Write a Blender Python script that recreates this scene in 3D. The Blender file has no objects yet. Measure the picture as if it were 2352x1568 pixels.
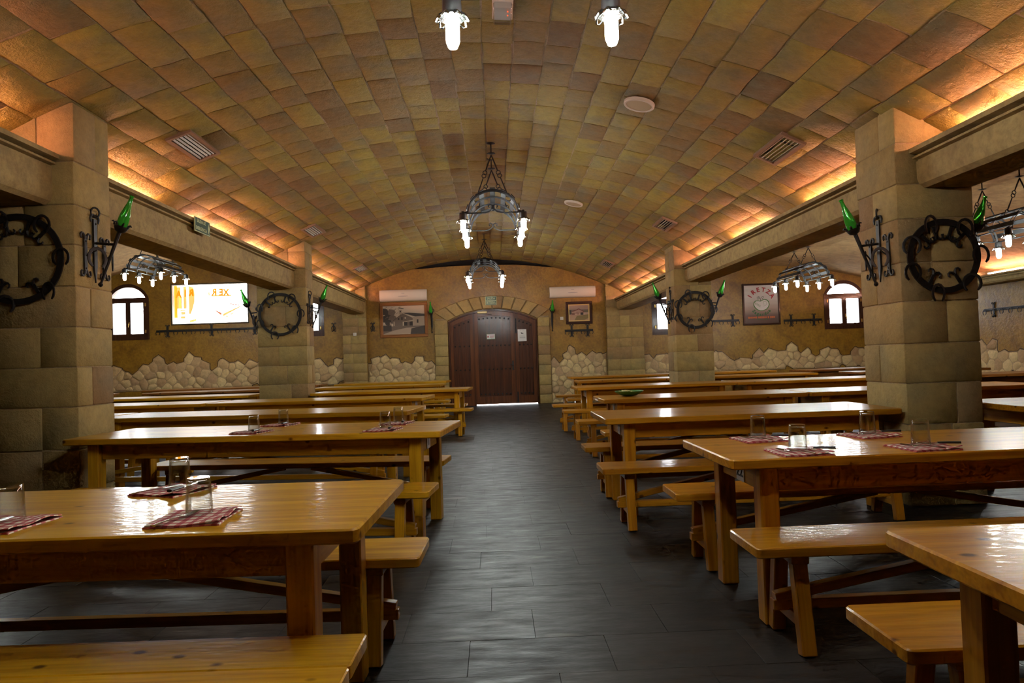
import bpy, bmesh, math, random
from mathutils import Vector, Matrix
from mathutils.geometry import tessellate_polygon

rnd = random.Random(11)
sc = bpy.context.scene
COL = sc.collection
PI = math.pi

# ------------------------------------------------------------------ camera
def setup_camera():
    F, R = 1568.0, 0.033                       # focal length in pixels of a 2352 px wide frame, roll
    yd = Vector((1137 - 1176, -(824 - 784), -F)).normalized()
    u0 = Vector((-math.sin(R), math.cos(R), 0))
    up = (u0 - u0.dot(yd) * yd).normalized()
    xr = yd.cross(up)
    m = Matrix((xr, yd, up)).to_4x4()
    m.translation = Vector((0, 0, 1.26))
    cd = bpy.data.cameras.new('camera')
    cd.sensor_width = 36.0
    cd.lens = 36.0 * F / 2352.0
    cd.clip_start = 0.02
    co = bpy.data.objects.new('camera', cd)
    COL.objects.link(co)
    co.matrix_world = m
    sc.camera = co
setup_camera()

# ------------------------------------------------------------------ world and exposure
SKY = 24.0
BULB = 330.0
COVE = 175.0
w = bpy.data.worlds.new('sky')
sc.world = w
w.use_nodes = True
bg = w.node_tree.nodes['Background']
bg.inputs[0].default_value = (0.95, 0.97, 1.0, 1)
bg.inputs[1].default_value = SKY
sc.view_settings.view_transform = 'Standard'
sc.view_settings.look = 'None'
sc.view_settings.gamma = 1.0
sc.view_settings.use_curve_mapping = False
sc.view_settings.exposure = -0.28
sc.cycles.max_bounces = 8
sc.cycles.diffuse_bounces = 3
sc.cycles.glossy_bounces = 3
sc.cycles.transmission_bounces = 8
sc.cycles.transparent_max_bounces = 10
sc.cycles.sample_clamp_indirect = 6.0
sc.cycles.use_denoising = True
sc.cycles.use_light_tree = False
sc.cycles.use_adaptive_sampling = True
sc.cycles.adaptive_threshold = 0.04
sc.cycles.adaptive_min_samples = 12
sc.cycles.caustics_reflective = False
sc.cycles.caustics_refractive = False

# ------------------------------------------------------------------ materials
def new_mat(name):
    m = bpy.data.materials.new(name)
    m.use_nodes = True
    nt = m.node_tree
    return m, nt, nt.nodes['Principled BSDF']

def nd(nt, typ, ins=None, **kw):
    n = nt.nodes.new('ShaderNode' + typ)
    for k, v in kw.items():
        setattr(n, k, v)
    for k, v in (ins or {}).items():
        if hasattr(v, 'is_linked') or isinstance(v, bpy.types.NodeSocket):
            nt.links.new(v, n.inputs[k])
        else:
            n.inputs[k].default_value = v
    return n

def ramp(nt, fac, stops, interp='LINEAR'):
    n = nt.nodes.new('ShaderNodeValToRGB')
    cr = n.color_ramp
    cr.interpolation = interp
    while len(cr.elements) < len(stops):
        cr.elements.new(0.5)
    for e, (p, c) in zip(cr.elements, stops):
        e.position = p
        e.color = (c[0], c[1], c[2], 1) if not isinstance(c, (int, float)) else (c, c, c, 1)
    nt.links.new(fac, n.inputs[0])
    return n.outputs[0]

def mix(nt, fac, a, b, mode='MIX'):
    n = nt.nodes.new('ShaderNodeMix')
    n.data_type = 'RGBA'
    n.blend_type = mode
    def put(i, v):
        if isinstance(v, bpy.types.NodeSocket):
            nt.links.new(v, n.inputs[i])
        elif isinstance(v, (int, float)):
            n.inputs[i].default_value = v
        else:
            n.inputs[i].default_value = (v[0], v[1], v[2], 1)
    put(0, fac); put(6, a); put(7, b)
    return n.outputs[2]

def simple(name, color, rough=0.5, metal=0.0, **kw):
    m, nt, b = new_mat(name)
    b.inputs['Base Color'].default_value = (*color, 1)
    b.inputs['Roughness'].default_value = rough
    b.inputs['Metallic'].default_value = metal
    for k, v in kw.items():
        b.inputs[k].default_value = v
    return m

def emis(name, color, strength):
    m, nt, b = new_mat(name)
    b.inputs['Base Color'].default_value = (*color, 1)
    b.inputs['Emission Color'].default_value = (*color, 1)
    b.inputs['Emission Strength'].default_value = strength
    m.cycles.emission_sampling = 'FRONT'
    return m

def stone_mat(name, stops, stain=(0.17, 0.15, 0.085), stain_amt=0.55, bump=0.5, scale=1.0):
    m, nt, b = new_mat(name)
    co = nd(nt, 'TexCoord').outputs['Object']
    at = nd(nt, 'Attribute', attribute_name='tint')
    col = ramp(nt, at.outputs['Fac'], stops)
    n1 = nd(nt, 'TexNoise', {'Vector': co, 'Scale': 3.2 * scale, 'Detail': 1.0})
    col = mix(nt, ramp(nt, n1.outputs[0], [(0.5, 0.0), (0.72, stain_amt)]), col, stain)
    n2 = nd(nt, 'TexNoise', {'Vector': co, 'Scale': 12.0 * scale, 'Detail': 4.0, 'Roughness': 0.75})
    col = mix(nt, 0.55, col, ramp(nt, n2.outputs[0], [(0.25, 0.5), (0.7, 1.15)]), 'MULTIPLY')
    bp = nd(nt, 'Bump', {'Height': n2.outputs[0], 'Strength': bump, 'Distance': 0.03})
    nt.links.new(col, b.inputs['Base Color'])
    nt.links.new(bp.outputs[0], b.inputs['Normal'])
    b.inputs['Roughness'].default_value = 0.78
    return m

def plaster_mat(name, c0, c1, c2, scale, bump, rough):
    m, nt, b = new_mat(name)
    co = nd(nt, 'TexCoord').outputs['Object']
    n1 = nd(nt, 'TexNoise', {'Vector': co, 'Scale': scale, 'Detail': 3.0, 'Roughness': 0.6, 'Distortion': 0.6})
    n2 = nd(nt, 'TexNoise', {'Vector': co, 'Scale': scale * 7, 'Detail': 3.0, 'Roughness': 0.7})
    col = ramp(nt, n1.outputs[0], [(0.3, c0), (0.52, c1), (0.75, c2)])
    col = mix(nt, 0.6, col, ramp(nt, n2.outputs[0], [(0.3, 0.5), (0.62, 1.15)]), 'MULTIPLY')
    bp = nd(nt, 'Bump', {'Height': n2.outputs[0], 'Strength': bump, 'Distance': 0.02})
    nt.links.new(col, b.inputs['Base Color'])
    nt.links.new(bp.outputs[0], b.inputs['Normal'])
    b.inputs['Roughness'].default_value = rough
    return m

def wood_mat(name, light, mid, dark, rough=0.34, coat=0.34, knots=True, peel=0.3):
    """varnished board: grain runs along the first component of the gco attribute"""
    m, nt, b = new_mat(name)
    at = nd(nt, 'Attribute', attribute_name='gco')
    oi = nd(nt, 'ObjectInfo')
    off = nd(nt, 'VectorMath', {0: (13.0, 7.0, 3.0), 'Scale': oi.outputs['Random']}, operation='SCALE')
    co = nd(nt, 'VectorMath', {0: at.outputs['Vector'], 1: off.outputs[0]}, operation='ADD').outputs[0]
    st = nd(nt, 'VectorMath', {0: co, 1: (0.7, 11.0, 11.0)}, operation='MULTIPLY').outputs[0]
    n1 = nd(nt, 'TexNoise', {'Vector': st, 'Scale': 1.6, 'Detail': 3.0, 'Roughness': 0.6, 'Distortion': 0.8})
    st2 = nd(nt, 'VectorMath', {0: co, 1: (2.0, 60.0, 60.0)}, operation='MULTIPLY').outputs[0]
    n2 = nd(nt, 'TexNoise', {'Vector': st2, 'Scale': 1.4, 'Detail': 1.0})
    col = ramp(nt, n1.outputs[0], [(0.3, dark), (0.5, mid), (0.72, light)])
    col = mix(nt, 0.35, col, ramp(nt, n2.outputs[0], [(0.3, 0.55), (0.65, 1.1)]), 'MULTIPLY')
    if knots:
        sk = nd(nt, 'VectorMath', {0: co, 1: (8.0, 12.0, 12.0)}, operation='MULTIPLY').outputs[0]
        v = nd(nt, 'TexVoronoi', {'Vector': sk, 'Scale': 1.0, 'Randomness': 1.0})
        kd = ramp(nt, v.outputs['Distance'], [(0.10, 1.0), (0.20, 0.0)])
        sep = nd(nt, 'SeparateColor', {0: v.outputs['Color']})
        rare = nd(nt, 'Math', {0: sep.outputs[0], 1: 0.74}, operation='GREATER_THAN')
        kf = nd(nt, 'Math', {0: kd, 1: rare.outputs[0]}, operation='MULTIPLY')
        col = mix(nt, kf.outputs[0], col, (dark[0] * 0.25, dark[1] * 0.18, dark[2] * 0.2))
    hv = nd(nt, 'HueSaturation', {'Color': col})
    vr = nd(nt, 'MapRange', {0: oi.outputs['Random'], 3: 0.86, 4: 1.12})
    nt.links.new(vr.outputs[0], hv.inputs['Value'])
    n3 = nd(nt, 'TexNoise', {'Vector': nd(nt, 'VectorMath', {0: co, 1: (18.0, 42.0, 42.0)}, operation='MULTIPLY').outputs[0], 'Scale': 1.0, 'Detail': 1.0})
    bp = nd(nt, 'Bump', {'Height': n3.outputs[0], 'Strength': peel, 'Distance': 0.004})
    nt.links.new(hv.outputs[0], b.inputs['Base Color'])
    nt.links.new(bp.outputs[0], b.inputs['Normal'])
    nt.links.new(bp.outputs[0], b.inputs['Coat Normal'])
    b.inputs['Roughness'].default_value = rough
    b.inputs['Coat Weight'].default_value = coat
    b.inputs['Specular IOR Level'].default_value = 0.16
    b.inputs['Coat Roughness'].default_value = 0.10
    return m

def slate_mat():
    m, nt, b = new_mat('dark_slate')
    co = nd(nt, 'TexCoord').outputs['Object']
    at = nd(nt, 'Attribute', attribute_name='tint')
    n1 = nd(nt, 'TexNoise', {'Vector': nd(nt, 'VectorMath', {0: co, 1: (0.9, 2.2, 1)}, operation='MULTIPLY').outputs[0], 'Scale': 1.3, 'Detail': 3.0, 'Roughness': 0.65})
    n2 = nd(nt, 'TexNoise', {'Vector': nd(nt, 'VectorMath', {0: co, 1: (4.0, 16.0, 1)}, operation='MULTIPLY').outputs[0], 'Scale': 1.0, 'Detail': 4.0, 'Roughness': 0.7})
    n4 = nd(nt, 'TexNoise', {'Vector': nd(nt, 'VectorMath', {0: co, 1: (1.6, 5.0, 1)}, operation='MULTIPLY').outputs[0], 'Scale': 1.0, 'Detail': 3.0})
    col = ramp(nt, at.outputs['Fac'], [(0.0, (0.011, 0.0085, 0.0075)), (0.6, (0.017, 0.0135, 0.012)), (1.0, (0.027, 0.0215, 0.019))])
    col = mix(nt, ramp(nt, n1.outputs[0], [(0.50, 0.0), (0.78, 0.40)]), col, (0.065, 0.056, 0.050))
    col = mix(nt, ramp(nt, n4.outputs[0], [(0.66, 0.0), (0.74, 0.5)]), col, (0.16, 0.14, 0.12))
    rg = ramp(nt, n2.outputs[0], [(0.3, 0.34), (0.7, 0.60)])
    b.inputs['Specular IOR Level'].default_value = 0.32
    bp = nd(nt, 'Bump', {'Height': n2.outputs[0], 'Strength': 0.35, 'Distance': 0.008})
    nt.links.new(col, b.inputs['Base Color'])
    nt.links.new(rg, b.inputs['Roughness'])
    nt.links.new(bp.outputs[0], b.inputs['Normal'])
    return m

def iron_mat():
    m, nt, b = new_mat('forged_black_iron')
    co = nd(nt, 'TexCoord').outputs['Object']
    n = nd(nt, 'TexNoise', {'Vector': co, 'Scale': 40.0, 'Detail': 0.0})
    bp = nd(nt, 'Bump', {'Height': n.outputs[0], 'Strength': 0.25, 'Distance': 0.004})
    b.inputs['Base Color'].default_value = (0.013, 0.0115, 0.0115, 1)
    b.inputs['Roughness'].default_value = 0.52
    b.inputs['Metallic'].default_value = 0.25
    nt.links.new(bp.outputs[0], b.inputs['Normal'])
    return m

def gingham_mat():
    m, nt, b = new_mat('red_gingham')
    co = nd(nt, 'TexCoord').outputs['Object']
    s = nd(nt, 'SeparateXYZ', {0: co})
    def stripe(sock):
        a = nd(nt, 'Math', {0: sock, 1: 27.0}, operation='MULTIPLY')
        f = nd(nt, 'Math', {0: a.outputs[0]}, operation='FRACT')
        return nd(nt, 'Math', {0: f.outputs[0], 1: 0.54}, operation='GREATER_THAN').outputs[0]
    add = nd(nt, 'Math', {0: stripe(s.outputs[0]), 1: stripe(s.outputs[1])}, operation='ADD')
    hf = nd(nt, 'Math', {0: add.outputs[0], 1: 0.5}, operation='MULTIPLY')
    col = ramp(nt, hf.outputs[0], [(0.0, (0.74, 0.63, 0.50)), (0.5, (0.47, 0.125, 0.115)), (1.0, (0.29, 0.022, 0.035))], 'CONSTANT')
    col_n = nt.nodes[-1]
    for e, p in zip(col_n.color_ramp.elements, (0.0, 0.3, 0.8)):
        e.position = p
    nt.links.new(col, b.inputs['Base Color'])
    b.inputs['Roughness'].default_value = 0.85
    return m

def pane_mat(name, tint=(1, 1, 1)):
    m = bpy.data.materials.new(name)
    m.use_nodes = True
    nt = m.node_tree
    nt.nodes.remove(nt.nodes['Principled BSDF'])
    out = nt.nodes['Material Output']
    tr = nd(nt, 'BsdfTransparent', {0: (*tint, 1)})
    gl = nd(nt, 'BsdfGlossy', {'Roughness': 0.02})
    lw = nd(nt, 'LayerWeight', {0: 0.5})
    pw = nd(nt, 'Math', {0: lw.outputs['Facing'], 1: 1.9}, operation='POWER')
    fr = nd(nt, 'Math', {0: pw.outputs[0], 1: 0.9, 2: 0.04}, operation='MULTIPLY_ADD')
    mx = nd(nt, 'MixShader', {0: fr.outputs[0], 1: tr.outputs[0], 2: gl.outputs[0]})
    nt.links.new(mx.outputs[0], out.inputs[0])
    return m

STOPS_V = [(0.0, (0.20, 0.120, 0.038)), (0.16, (0.25, 0.167, 0.043)), (0.38, (0.285, 0.208, 0.040)), (0.7, (0.325, 0.242, 0.041)), (0.86, (0.26, 0.172, 0.044)), (1.0, (0.17, 0.102, 0.034))]
STOPS_C = [(0.0, (0.275, 0.162, 0.070)), (0.2, (0.345, 0.226, 0.084)), (0.5, (0.38, 0.262, 0.090)), (0.8, (0.41, 0.287, 0.098)), (1.0, (0.31, 0.192, 0.083))]
STOPS_R = [(0.0, (0.44, 0.275, 0.14)), (0.2, (0.62, 0.43, 0.21)), (0.6, (0.74, 0.55, 0.27)), (0.85, (0.68, 0.49, 0.25)), (1.0, (0.47, 0.30, 0.165))]
MT = {
    'vault': stone_mat('vault_stone', STOPS_V, stain_amt=0.6, bump=0.8),
    'ashlar': stone_mat('ashlar_stone', STOPS_C, stain_amt=0.4, bump=0.45),
    'rubble': stone_mat('rubble_stone', STOPS_R, stain_amt=0.25, bump=0.4, scale=1.4),
    'mortar': plaster_mat('mortar', (0.26, 0.175, 0.09), (0.33, 0.23, 0.12), (0.39, 0.27, 0.15), 6.0, 0.4, 0.9),
    'bed': plaster_mat('rubble_mortar', (0.38, 0.26, 0.14), (0.47, 0.33, 0.18), (0.55, 0.39, 0.21), 6.0, 0.4, 0.9),
    'joint': plaster_mat('vault_joint', (0.30, 0.20, 0.10), (0.38, 0.26, 0.14), (0.44, 0.31, 0.17), 5.0, 0.4, 0.9),
    'aisle': plaster_mat('aisle_ceiling_plaster', (0.40, 0.24, 0.10), (0.48, 0.30, 0.125), (0.54, 0.355, 0.16), 1.1, 0.6, 0.85),
    'ochre': plaster_mat('ochre_plaster', (0.185, 0.09, 0.010), (0.275, 0.142, 0.013), (0.34, 0.185, 0.020), 2.2, 0.45, 0.42),
    'beam': plaster_mat('beam_stone', (0.28, 0.19, 0.078), (0.335, 0.24, 0.092), (0.38, 0.275, 0.11), 2.0, 0.25, 0.8),
    'outside': simple('pale_render', (0.75, 0.74, 0.72), 0.9),
    'black': simple('black_void', (0.012, 0.010, 0.010), 0.9),
    'edge': simple('dark_brown_edge', (0.055, 0.027, 0.010), 0.8),
    'slate': slate_mat(),
    'grout': simple('dark_grout', (0.034, 0.029, 0.026), 0.8),
    'pine_l': wood_mat('honey_pine', (0.66, 0.345, 0.018), (0.55, 0.262, 0.011), (0.40, 0.165, 0.007)),
    'pine_r': wood_mat('amber_pine', (0.60, 0.27, 0.018), (0.49, 0.195, 0.011), (0.35, 0.12, 0.007)),
    'pine_d': wood_mat('dark_amber_pine', (0.34, 0.135, 0.027), (0.25, 0.092, 0.018), (0.15, 0.05, 0.01), coat=0.4),
    'door': wood_mat('dark_brown_door_wood', (0.10, 0.029, 0.008), (0.070, 0.019, 0.006), (0.036, 0.010, 0.004), rough=0.4, coat=0.25, knots=False, peel=0.15),
    'stile': wood_mat('door_stile_wood', (0.155, 0.048, 0.012), (0.115, 0.034, 0.009), (0.07, 0.020, 0.006), rough=0.4, coat=0.25, knots=False, peel=0.15),
    'winwood': wood_mat('window_brown_wood', (0.075, 0.026, 0.016), (0.055, 0.019, 0.012), (0.035, 0.012, 0.008), rough=0.35, coat=0.3, knots=False),
    'framewood': wood_mat('picture_frame_wood', (0.36, 0.16, 0.055), (0.28, 0.115, 0.038), (0.20, 0.075, 0.025), rough=0.35, coat=0.3, knots=False),
    'darkframe': wood_mat('dark_frame_wood', (0.045, 0.018, 0.014), (0.035, 0.014, 0.011), (0.022, 0.009, 0.008), rough=0.3, coat=0.4, knots=False),
    'iron': iron_mat(),
    'steel': simple('polished_steel', (0.55, 0.54, 0.52), 0.18, 1.0),
    'gold': simple('brass_fitting', (0.62, 0.42, 0.13), 0.3, 1.0),
    'gilt': simple('gilt_slip', (0.62, 0.42, 0.15), 0.4, 0.3),
    'bulb': emis('lit_bulb', (0.92, 1.0, 0.95), BULB),
    'tube': emis('warm_tube', (1.0, 0.475, 0.33), COVE),
    'glass': pane_mat('clear_glass', (0.93, 0.94, 0.93)),
    'greenglass': simple('green_bottle_glass', (0.06, 0.52, 0.05), 0.06, 0, **{'Transmission Weight': 0.5, 'IOR': 1.4}),
    'pane': pane_mat('window_glass'),
    'gingham': gingham_mat(),
    'white': simple('white_plastic', (0.62, 0.56, 0.48), 0.4),
    'paper': simple('white_paper', (0.66, 0.62, 0.60), 0.7),
    'greenprint': simple('green_print', (0.012, 0.055, 0.030), 0.5),
    'signlight': simple('pale_green_print', (0.45, 0.50, 0.27), 0.5),
    'redprint': simple('red_print', (0.36, 0.022, 0.026), 0.5),
    'leafgreen': simple('leaf_green_print', (0.050, 0.17, 0.025), 0.5),
    'darkgreen': simple('dark_green_print', (0.02, 0.11, 0.035), 0.5),
    'orangeprint': simple('orange_print', (0.50, 0.12, 0.03), 0.5),
    'blackprint': simple('black_print', (0.02, 0.02, 0.02), 0.5),
    'greyprint': simple('grey_print', (0.32, 0.30, 0.29), 0.6),
    'handle': simple('black_handle', (0.015, 0.014, 0.014), 0.35),
    'yellow': simple('pale_yellow_box', (0.62, 0.52, 0.22), 0.5),
    'vent': simple('vent_brown_frame', (0.24, 0.15, 0.10), 0.5),
    'slat': simple('vent_grey_slat', (0.55, 0.50, 0.44), 0.4),
    'cream': simple('cream_grille', (0.42, 0.31, 0.18), 0.6),
    'redled': emis('red_indicator', (1.0, 0.16, 0.05), 2.0),
    'litwhite': emis('backlit_white', (1.0, 1.0, 1.0), 12.0),
    'litorange': emis('backlit_orange', (1.0, 0.42, 0.02), 1.05),
    'litpeach': emis('backlit_peach', (1.0, 0.55, 0.16), 1.0),
    'litamber': emis('backlit_amber', (1.0, 0.32, 0.0), 0.85),
    'litbrown': emis('backlit_brown', (0.75, 0.22, 0.10), 0.8),
}

# ------------------------------------------------------------------ mesh helpers
class MB:
    """collects geometry for one mesh object"""
    def __init__(s, grain=0):
        s.v, s.f, s.t, s.g, s.m = [], [], [], [], []
        s.grain = grain
        s.tint = 0.5
        s.mi = 0
    def V(s, p):
        s.v.append((p[0], p[1], p[2])); s.t.append(s.tint)
        g = s.grain
        s.g.append((p[0], p[1], p[2]) if g == 0 else ((p[1], p[0], p[2]) if g == 1 else (p[2], p[0], p[1])))
        return len(s.v) - 1
    def Fc(s, *i):
        s.f.append(tuple(i)); s.m.append(s.mi)
    def box(s, c, d, bev=0.0, M=None):
        x, y, z = d[0] / 2, d[1] / 2, d[2] / 2
        M = M or Matrix.Identity(3)
        c = Vector(c)
        if bev <= 0:
            ids = [s.V(c + M @ Vector((a * x, b * y, e * z))) for a in (-1, 1) for b in (-1, 1) for e in (-1, 1)]
            for q in ((0, 1, 3, 2), (4, 6, 7, 5), (0, 4, 5, 1), (2, 3, 7, 6), (0, 2, 6, 4), (1, 5, 7, 3)):
                s.Fc(*[ids[k] for k in q])
            return
        ids = {}
        for a in (-1, 1):
            for b in (-1, 1):
                for e in (-1, 1):
                    ids[a, b, e, 0] = s.V(c + M @ Vector((a * x, b * (y - bev), e * (z - bev))))
                    ids[a, b, e, 1] = s.V(c + M @ Vector((a * (x - bev), b * y, e * (z - bev))))
                    ids[a, b, e, 2] = s.V(c + M @ Vector((a * (x - bev), b * (y - bev), e * z)))
                    s.Fc(ids[a, b, e, 0], ids[a, b, e, 1], ids[a, b, e, 2])
        for a in (-1, 1):
            s.Fc(ids[a, -1, -1, 0], ids[a, 1, -1, 0], ids[a, 1, 1, 0], ids[a, -1, 1, 0])
            s.Fc(ids[-1, a, -1, 1], ids[1, a, -1, 1], ids[1, a, 1, 1], ids[-1, a, 1, 1])
            s.Fc(ids[-1, -1, a, 2], ids[1, -1, a, 2], ids[1, 1, a, 2], ids[-1, 1, a, 2])
            for b in (-1, 1):
                s.Fc(ids[a, b, -1, 0], ids[a, b, 1, 0], ids[a, b, 1, 1], ids[a, b, -1, 1])
                s.Fc(ids[a, -1, b, 0], ids[a, 1, b, 0], ids[a, 1, b, 2], ids[a, -1, b, 2])
                s.Fc(ids[-1, a, b, 1], ids[1, a, b, 1], ids[1, a, b, 2], ids[-1, a, b, 2])
    def bar(s, p, q, wd, th, bev=0.0, up=(0, 0, 1)):
        """board from p to q, wd across, th along up"""
        p, q = Vector(p), Vector(q)
        d = (q - p)
        L = d.length
        x = d.normalized()
        y = Vector(up).cross(x).normalized()
        z = x.cross(y)
        M = Matrix((x, y, z)).transposed()
        n0 = len(s.v)
        s.box((p + q) / 2, (L, wd, th), bev, M)
        for k in range(n0, len(s.v)):
            l = M.transposed() @ (Vector(s.v[k]) - p)
            s.g[k] = (l[0] + p[0], l[1] + p[1], l[2] + p[2])
    def slab(s, poly, z0, z1, bev):
        """convex outline (counter-clockwise) extruded in z with soft edges"""
        n = len(poly)
        def inset(e):
            out = []
            for i in range(n):
                a, b, c = Vector(poly[i - 1]), Vector(poly[i]), Vector(poly[(i + 1) % n])
                d1, d2 = (b - a).normalized(), (c - b).normalized()
                n1, n2 = Vector((-d1.y, d1.x)), Vector((-d2.y, d2.x))
                bi = (n1 + n2)
                if bi.length < 1e-6:
                    bi = n1
                bi.normalize()
                out.append(b + bi * e / max(0.5, bi.dot(n1)))
            return out
        ins = inset(bev)
        rings = []
        for pl, z in ((ins, z0), (poly, z0 + bev), (poly, z1 - bev), (ins, z1)):
            rings.append([s.V((p[0], p[1], z)) for p in pl])
        for r0, r1 in zip(rings, rings[1:]):
            for i in range(n):
                j = (i + 1) % n
                s.Fc(r0[i], r0[j], r1[j], r1[i])
        s.Fc(*reversed(rings[0]))
        s.Fc(*rings[-1])
    def tube(s, pts, r, n=6, closed=False, flat=1.0, up=None):
        pts = [Vector(p) for p in pts]
        rs = r if isinstance(r, (list, tuple)) else [r] * len(pts)
        rings = []
        N = len(pts)
        prev = Vector(up) if up else None
        for i in range(N):
            if closed:
                d = pts[(i + 1) % N] - pts[i - 1]
            else:
                d = pts[min(i + 1, N - 1)] - pts[max(i - 1, 0)]
            d.normalize()
            if prev is None:
                prev = d.orthogonal()
            u = (prev - prev.dot(d) * d)
            if u.length < 1e-6:
                u = d.orthogonal()
            u.normalize()
            v = d.cross(u)
            if up is None:
                prev = u
            rings.append([s.V(pts[i] + rs[i] * (math.cos(2 * PI * k / n) * u * flat + math.sin(2 * PI * k / n) * v)) for k in range(n)])
        m = N if closed else N - 1
        for i in range(m):
            a, b = rings[i], rings[(i + 1) % N]
            for k in range(n):
                l = (k + 1) % n
                s.Fc(a[k], a[l], b[l], b[k])
        if not closed:
            s.Fc(*reversed(rings[0])); s.Fc(*rings[-1])
    def lathe(s, prof, n=16, c=(0, 0, 0), axis=None, cap=True):
        c = Vector(c)
        if axis is None:
            M = Matrix.Identity(3)
        else:
            M = Vector((0, 0, 1)).rotation_difference(Vector(axis).normalized()).to_matrix()
        rings = []
        for r, z in prof:
            if r < 1e-6:
                rings.append([s.V(c + M @ Vector((0, 0, z)))])
            else:
                rings.append([s.V(c + M @ Vector((r * math.cos(2 * PI * k / n), r * math.sin(2 * PI * k / n), z))) for k in range(n)])
        for a, b in zip(rings, rings[1:]):
            for k in range(n):
                l = (k + 1) % n
                if len(a) == 1 and len(b) == 1:
                    continue
                if len(a) == 1:
                    s.Fc(a[0], b[l], b[k])
                elif len(b) == 1:
                    s.Fc(a[k], a[l], b[0])
                else:
                    s.Fc(a[k], a[l], b[l], b[k])
        if cap:
            if len(rings[0]) > 1: s.Fc(*reversed(rings[0]))
            if len(rings[-1]) > 1: s.Fc(*rings[-1])
    def prism(s, loops, w0, w1, fr):
        """polygon with holes in (u, v), extruded from w0 to w1; fr maps (u, v, w) to a point"""
        vs = [[Vector((p[0], p[1], 0)) for p in lp] for lp in loops]
        tris = tessellate_polygon(vs)
        flat = [p for lp in loops for p in lp]
        a = [s.V(fr(p[0], p[1], w0)) for p in flat]
        b = [s.V(fr(p[0], p[1], w1)) for p in flat]
        for t in tris:
            s.Fc(a[t[0]], a[t[1]], a[t[2]])
            s.Fc(b[t[2]], b[t[1]], b[t[0]])
        o = 0
        for lp in loops:
            n = len(lp)
            for i in range(n):
                j = (i + 1) % n
                s.Fc(a[o + i], a[o + j], b[o + j], b[o + i])
            o += n
    def flat(s, poly, w, fr):
        s.Fc(*[s.V(fr(p[0], p[1], w)) for p in poly])
    def stone(s, outline, fr, h, ins, base=-0.004, dome=0.004):
        """one dressed stone: outline in (u, v), proud of the surface by h"""
        n = len(outline)
        cu = sum(p[0] for p in outline) / n
        cv = sum(p[1] for p in outline) / n
        def shrink(k):
            out = []
            for p in outline:
                d = Vector((cu - p[0], cv - p[1]))
                L = d.length
                out.append((p[0] + d.x / L * min(k, L * 0.4), p[1] + d.y / L * min(k, L * 0.4)))
            return out
        r0 = [s.V(fr(p[0], p[1], base)) for p in outline]
        r1 = [s.V(fr(p[0], p[1], h * 0.45)) for p in outline]
        r2 = [s.V(fr(p[0], p[1], h)) for p in shrink(ins)]
        c = s.V(fr(cu, cv, h + dome))
        for i in range(n):
            j = (i + 1) % n
            s.Fc(r0[i], r0[j], r1[j], r1[i])
            s.Fc(r1[i], r1[j], r2[j], r2[i])
            s.Fc(r2[i], r2[j], c)
    def mesh(s, name, smooth=True, angle=40, recalc=True):
        me = bpy.data.meshes.new(name)
        me.from_pydata(s.v, [], s.f)
        if any(s.m):
            me.polygons.foreach_set('material_index', s.m)
        a = me.attributes.new('tint', 'FLOAT', 'POINT'); a.data.foreach_set('value', s.t)
        a = me.attributes.new('gco', 'FLOAT_VECTOR', 'POINT'); a.data.foreach_set('vector', [x for g in s.g for x in g])
        if recalc:
            bm = bmesh.new(); bm.from_mesh(me)
            bmesh.ops.recalc_face_normals(bm, faces=bm.faces)
            bm.to_mesh(me); bm.free()
        me.polygons.foreach_set('use_smooth', [smooth] * len(me.polygons))
        if smooth:
            me.set_sharp_from_angle(angle=math.radians(angle))
        me.update()
        return me

def put(name, me, mat=None, parent=None, loc=None, rot=None):
    if isinstance(me, MB):
        me = me.mesh(name)
    o = bpy.data.objects.new(name, me)
    if mat is not None and len(me.materials) == 0:
        for k in (mat if isinstance(mat, (list, tuple)) else [mat]):
            me.materials.append(MT[k])
    COL.objects.link(o)
    if parent is not None:
        o.parent = parent
    if loc is not None: o.location = loc
    if rot is not None: o.rotation_euler = rot
    return o

def tag(o, label, cat, group=None, kind=None):
    o['label'] = label
    o['category'] = cat
    if group: o['group'] = group
    if kind: o['kind'] = kind
    return o

def thing(name, label, cat, loc=(0, 0, 0), rot=(0, 0, 0), group=None, kind=None):
    o = bpy.data.objects.new(name, None)
    o.empty_display_size = 0.1
    COL.objects.link(o)
    o.location = loc; o.rotation_euler = rot
    return tag(o, label, cat, group, kind)

CACHE = {}
def cached(key, fn):
    if key not in CACHE:
        CACHE[key] = fn()
    return CACHE[key]

def text_mesh(body, size, bold=0.0, depth=0.0015, space=1.0):
    cu = bpy.data.curves.new('lettering', 'FONT')
    cu.body = body; cu.size = size; cu.align_x = 'CENTER'; cu.align_y = 'CENTER'
    cu.extrude = depth; cu.offset = bold; cu.resolution_u = 2; cu.space_character = space
    o = bpy.data.objects.new('lettering', cu)
    COL.objects.link(o)
    dg = bpy.context.evaluated_depsgraph_get()
    me = bpy.data.meshes.new_from_object(o.evaluated_get(dg))
    bpy.data.objects.remove(o); bpy.data.curves.remove(cu)
    return me

def put_text(name, body, size, mat, M, parent, bold=0.0, space=1.0):
    me = text_mesh(body, size, bold, 0.0015, space)
    me.materials.clear()
    me.materials.append(MT[mat])
    o = bpy.data.objects.new(name, me)
    COL.objects.link(o)
    o.parent = parent
    o.matrix_local = M
    return o

def arc(cx, cy, r, a0, a1, n):
    return [(cx + r * math.cos(a0 + (a1 - a0) * k / n), cy + r * math.sin(a0 + (a1 - a0) * k / n)) for k in range(n + 1)]

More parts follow.
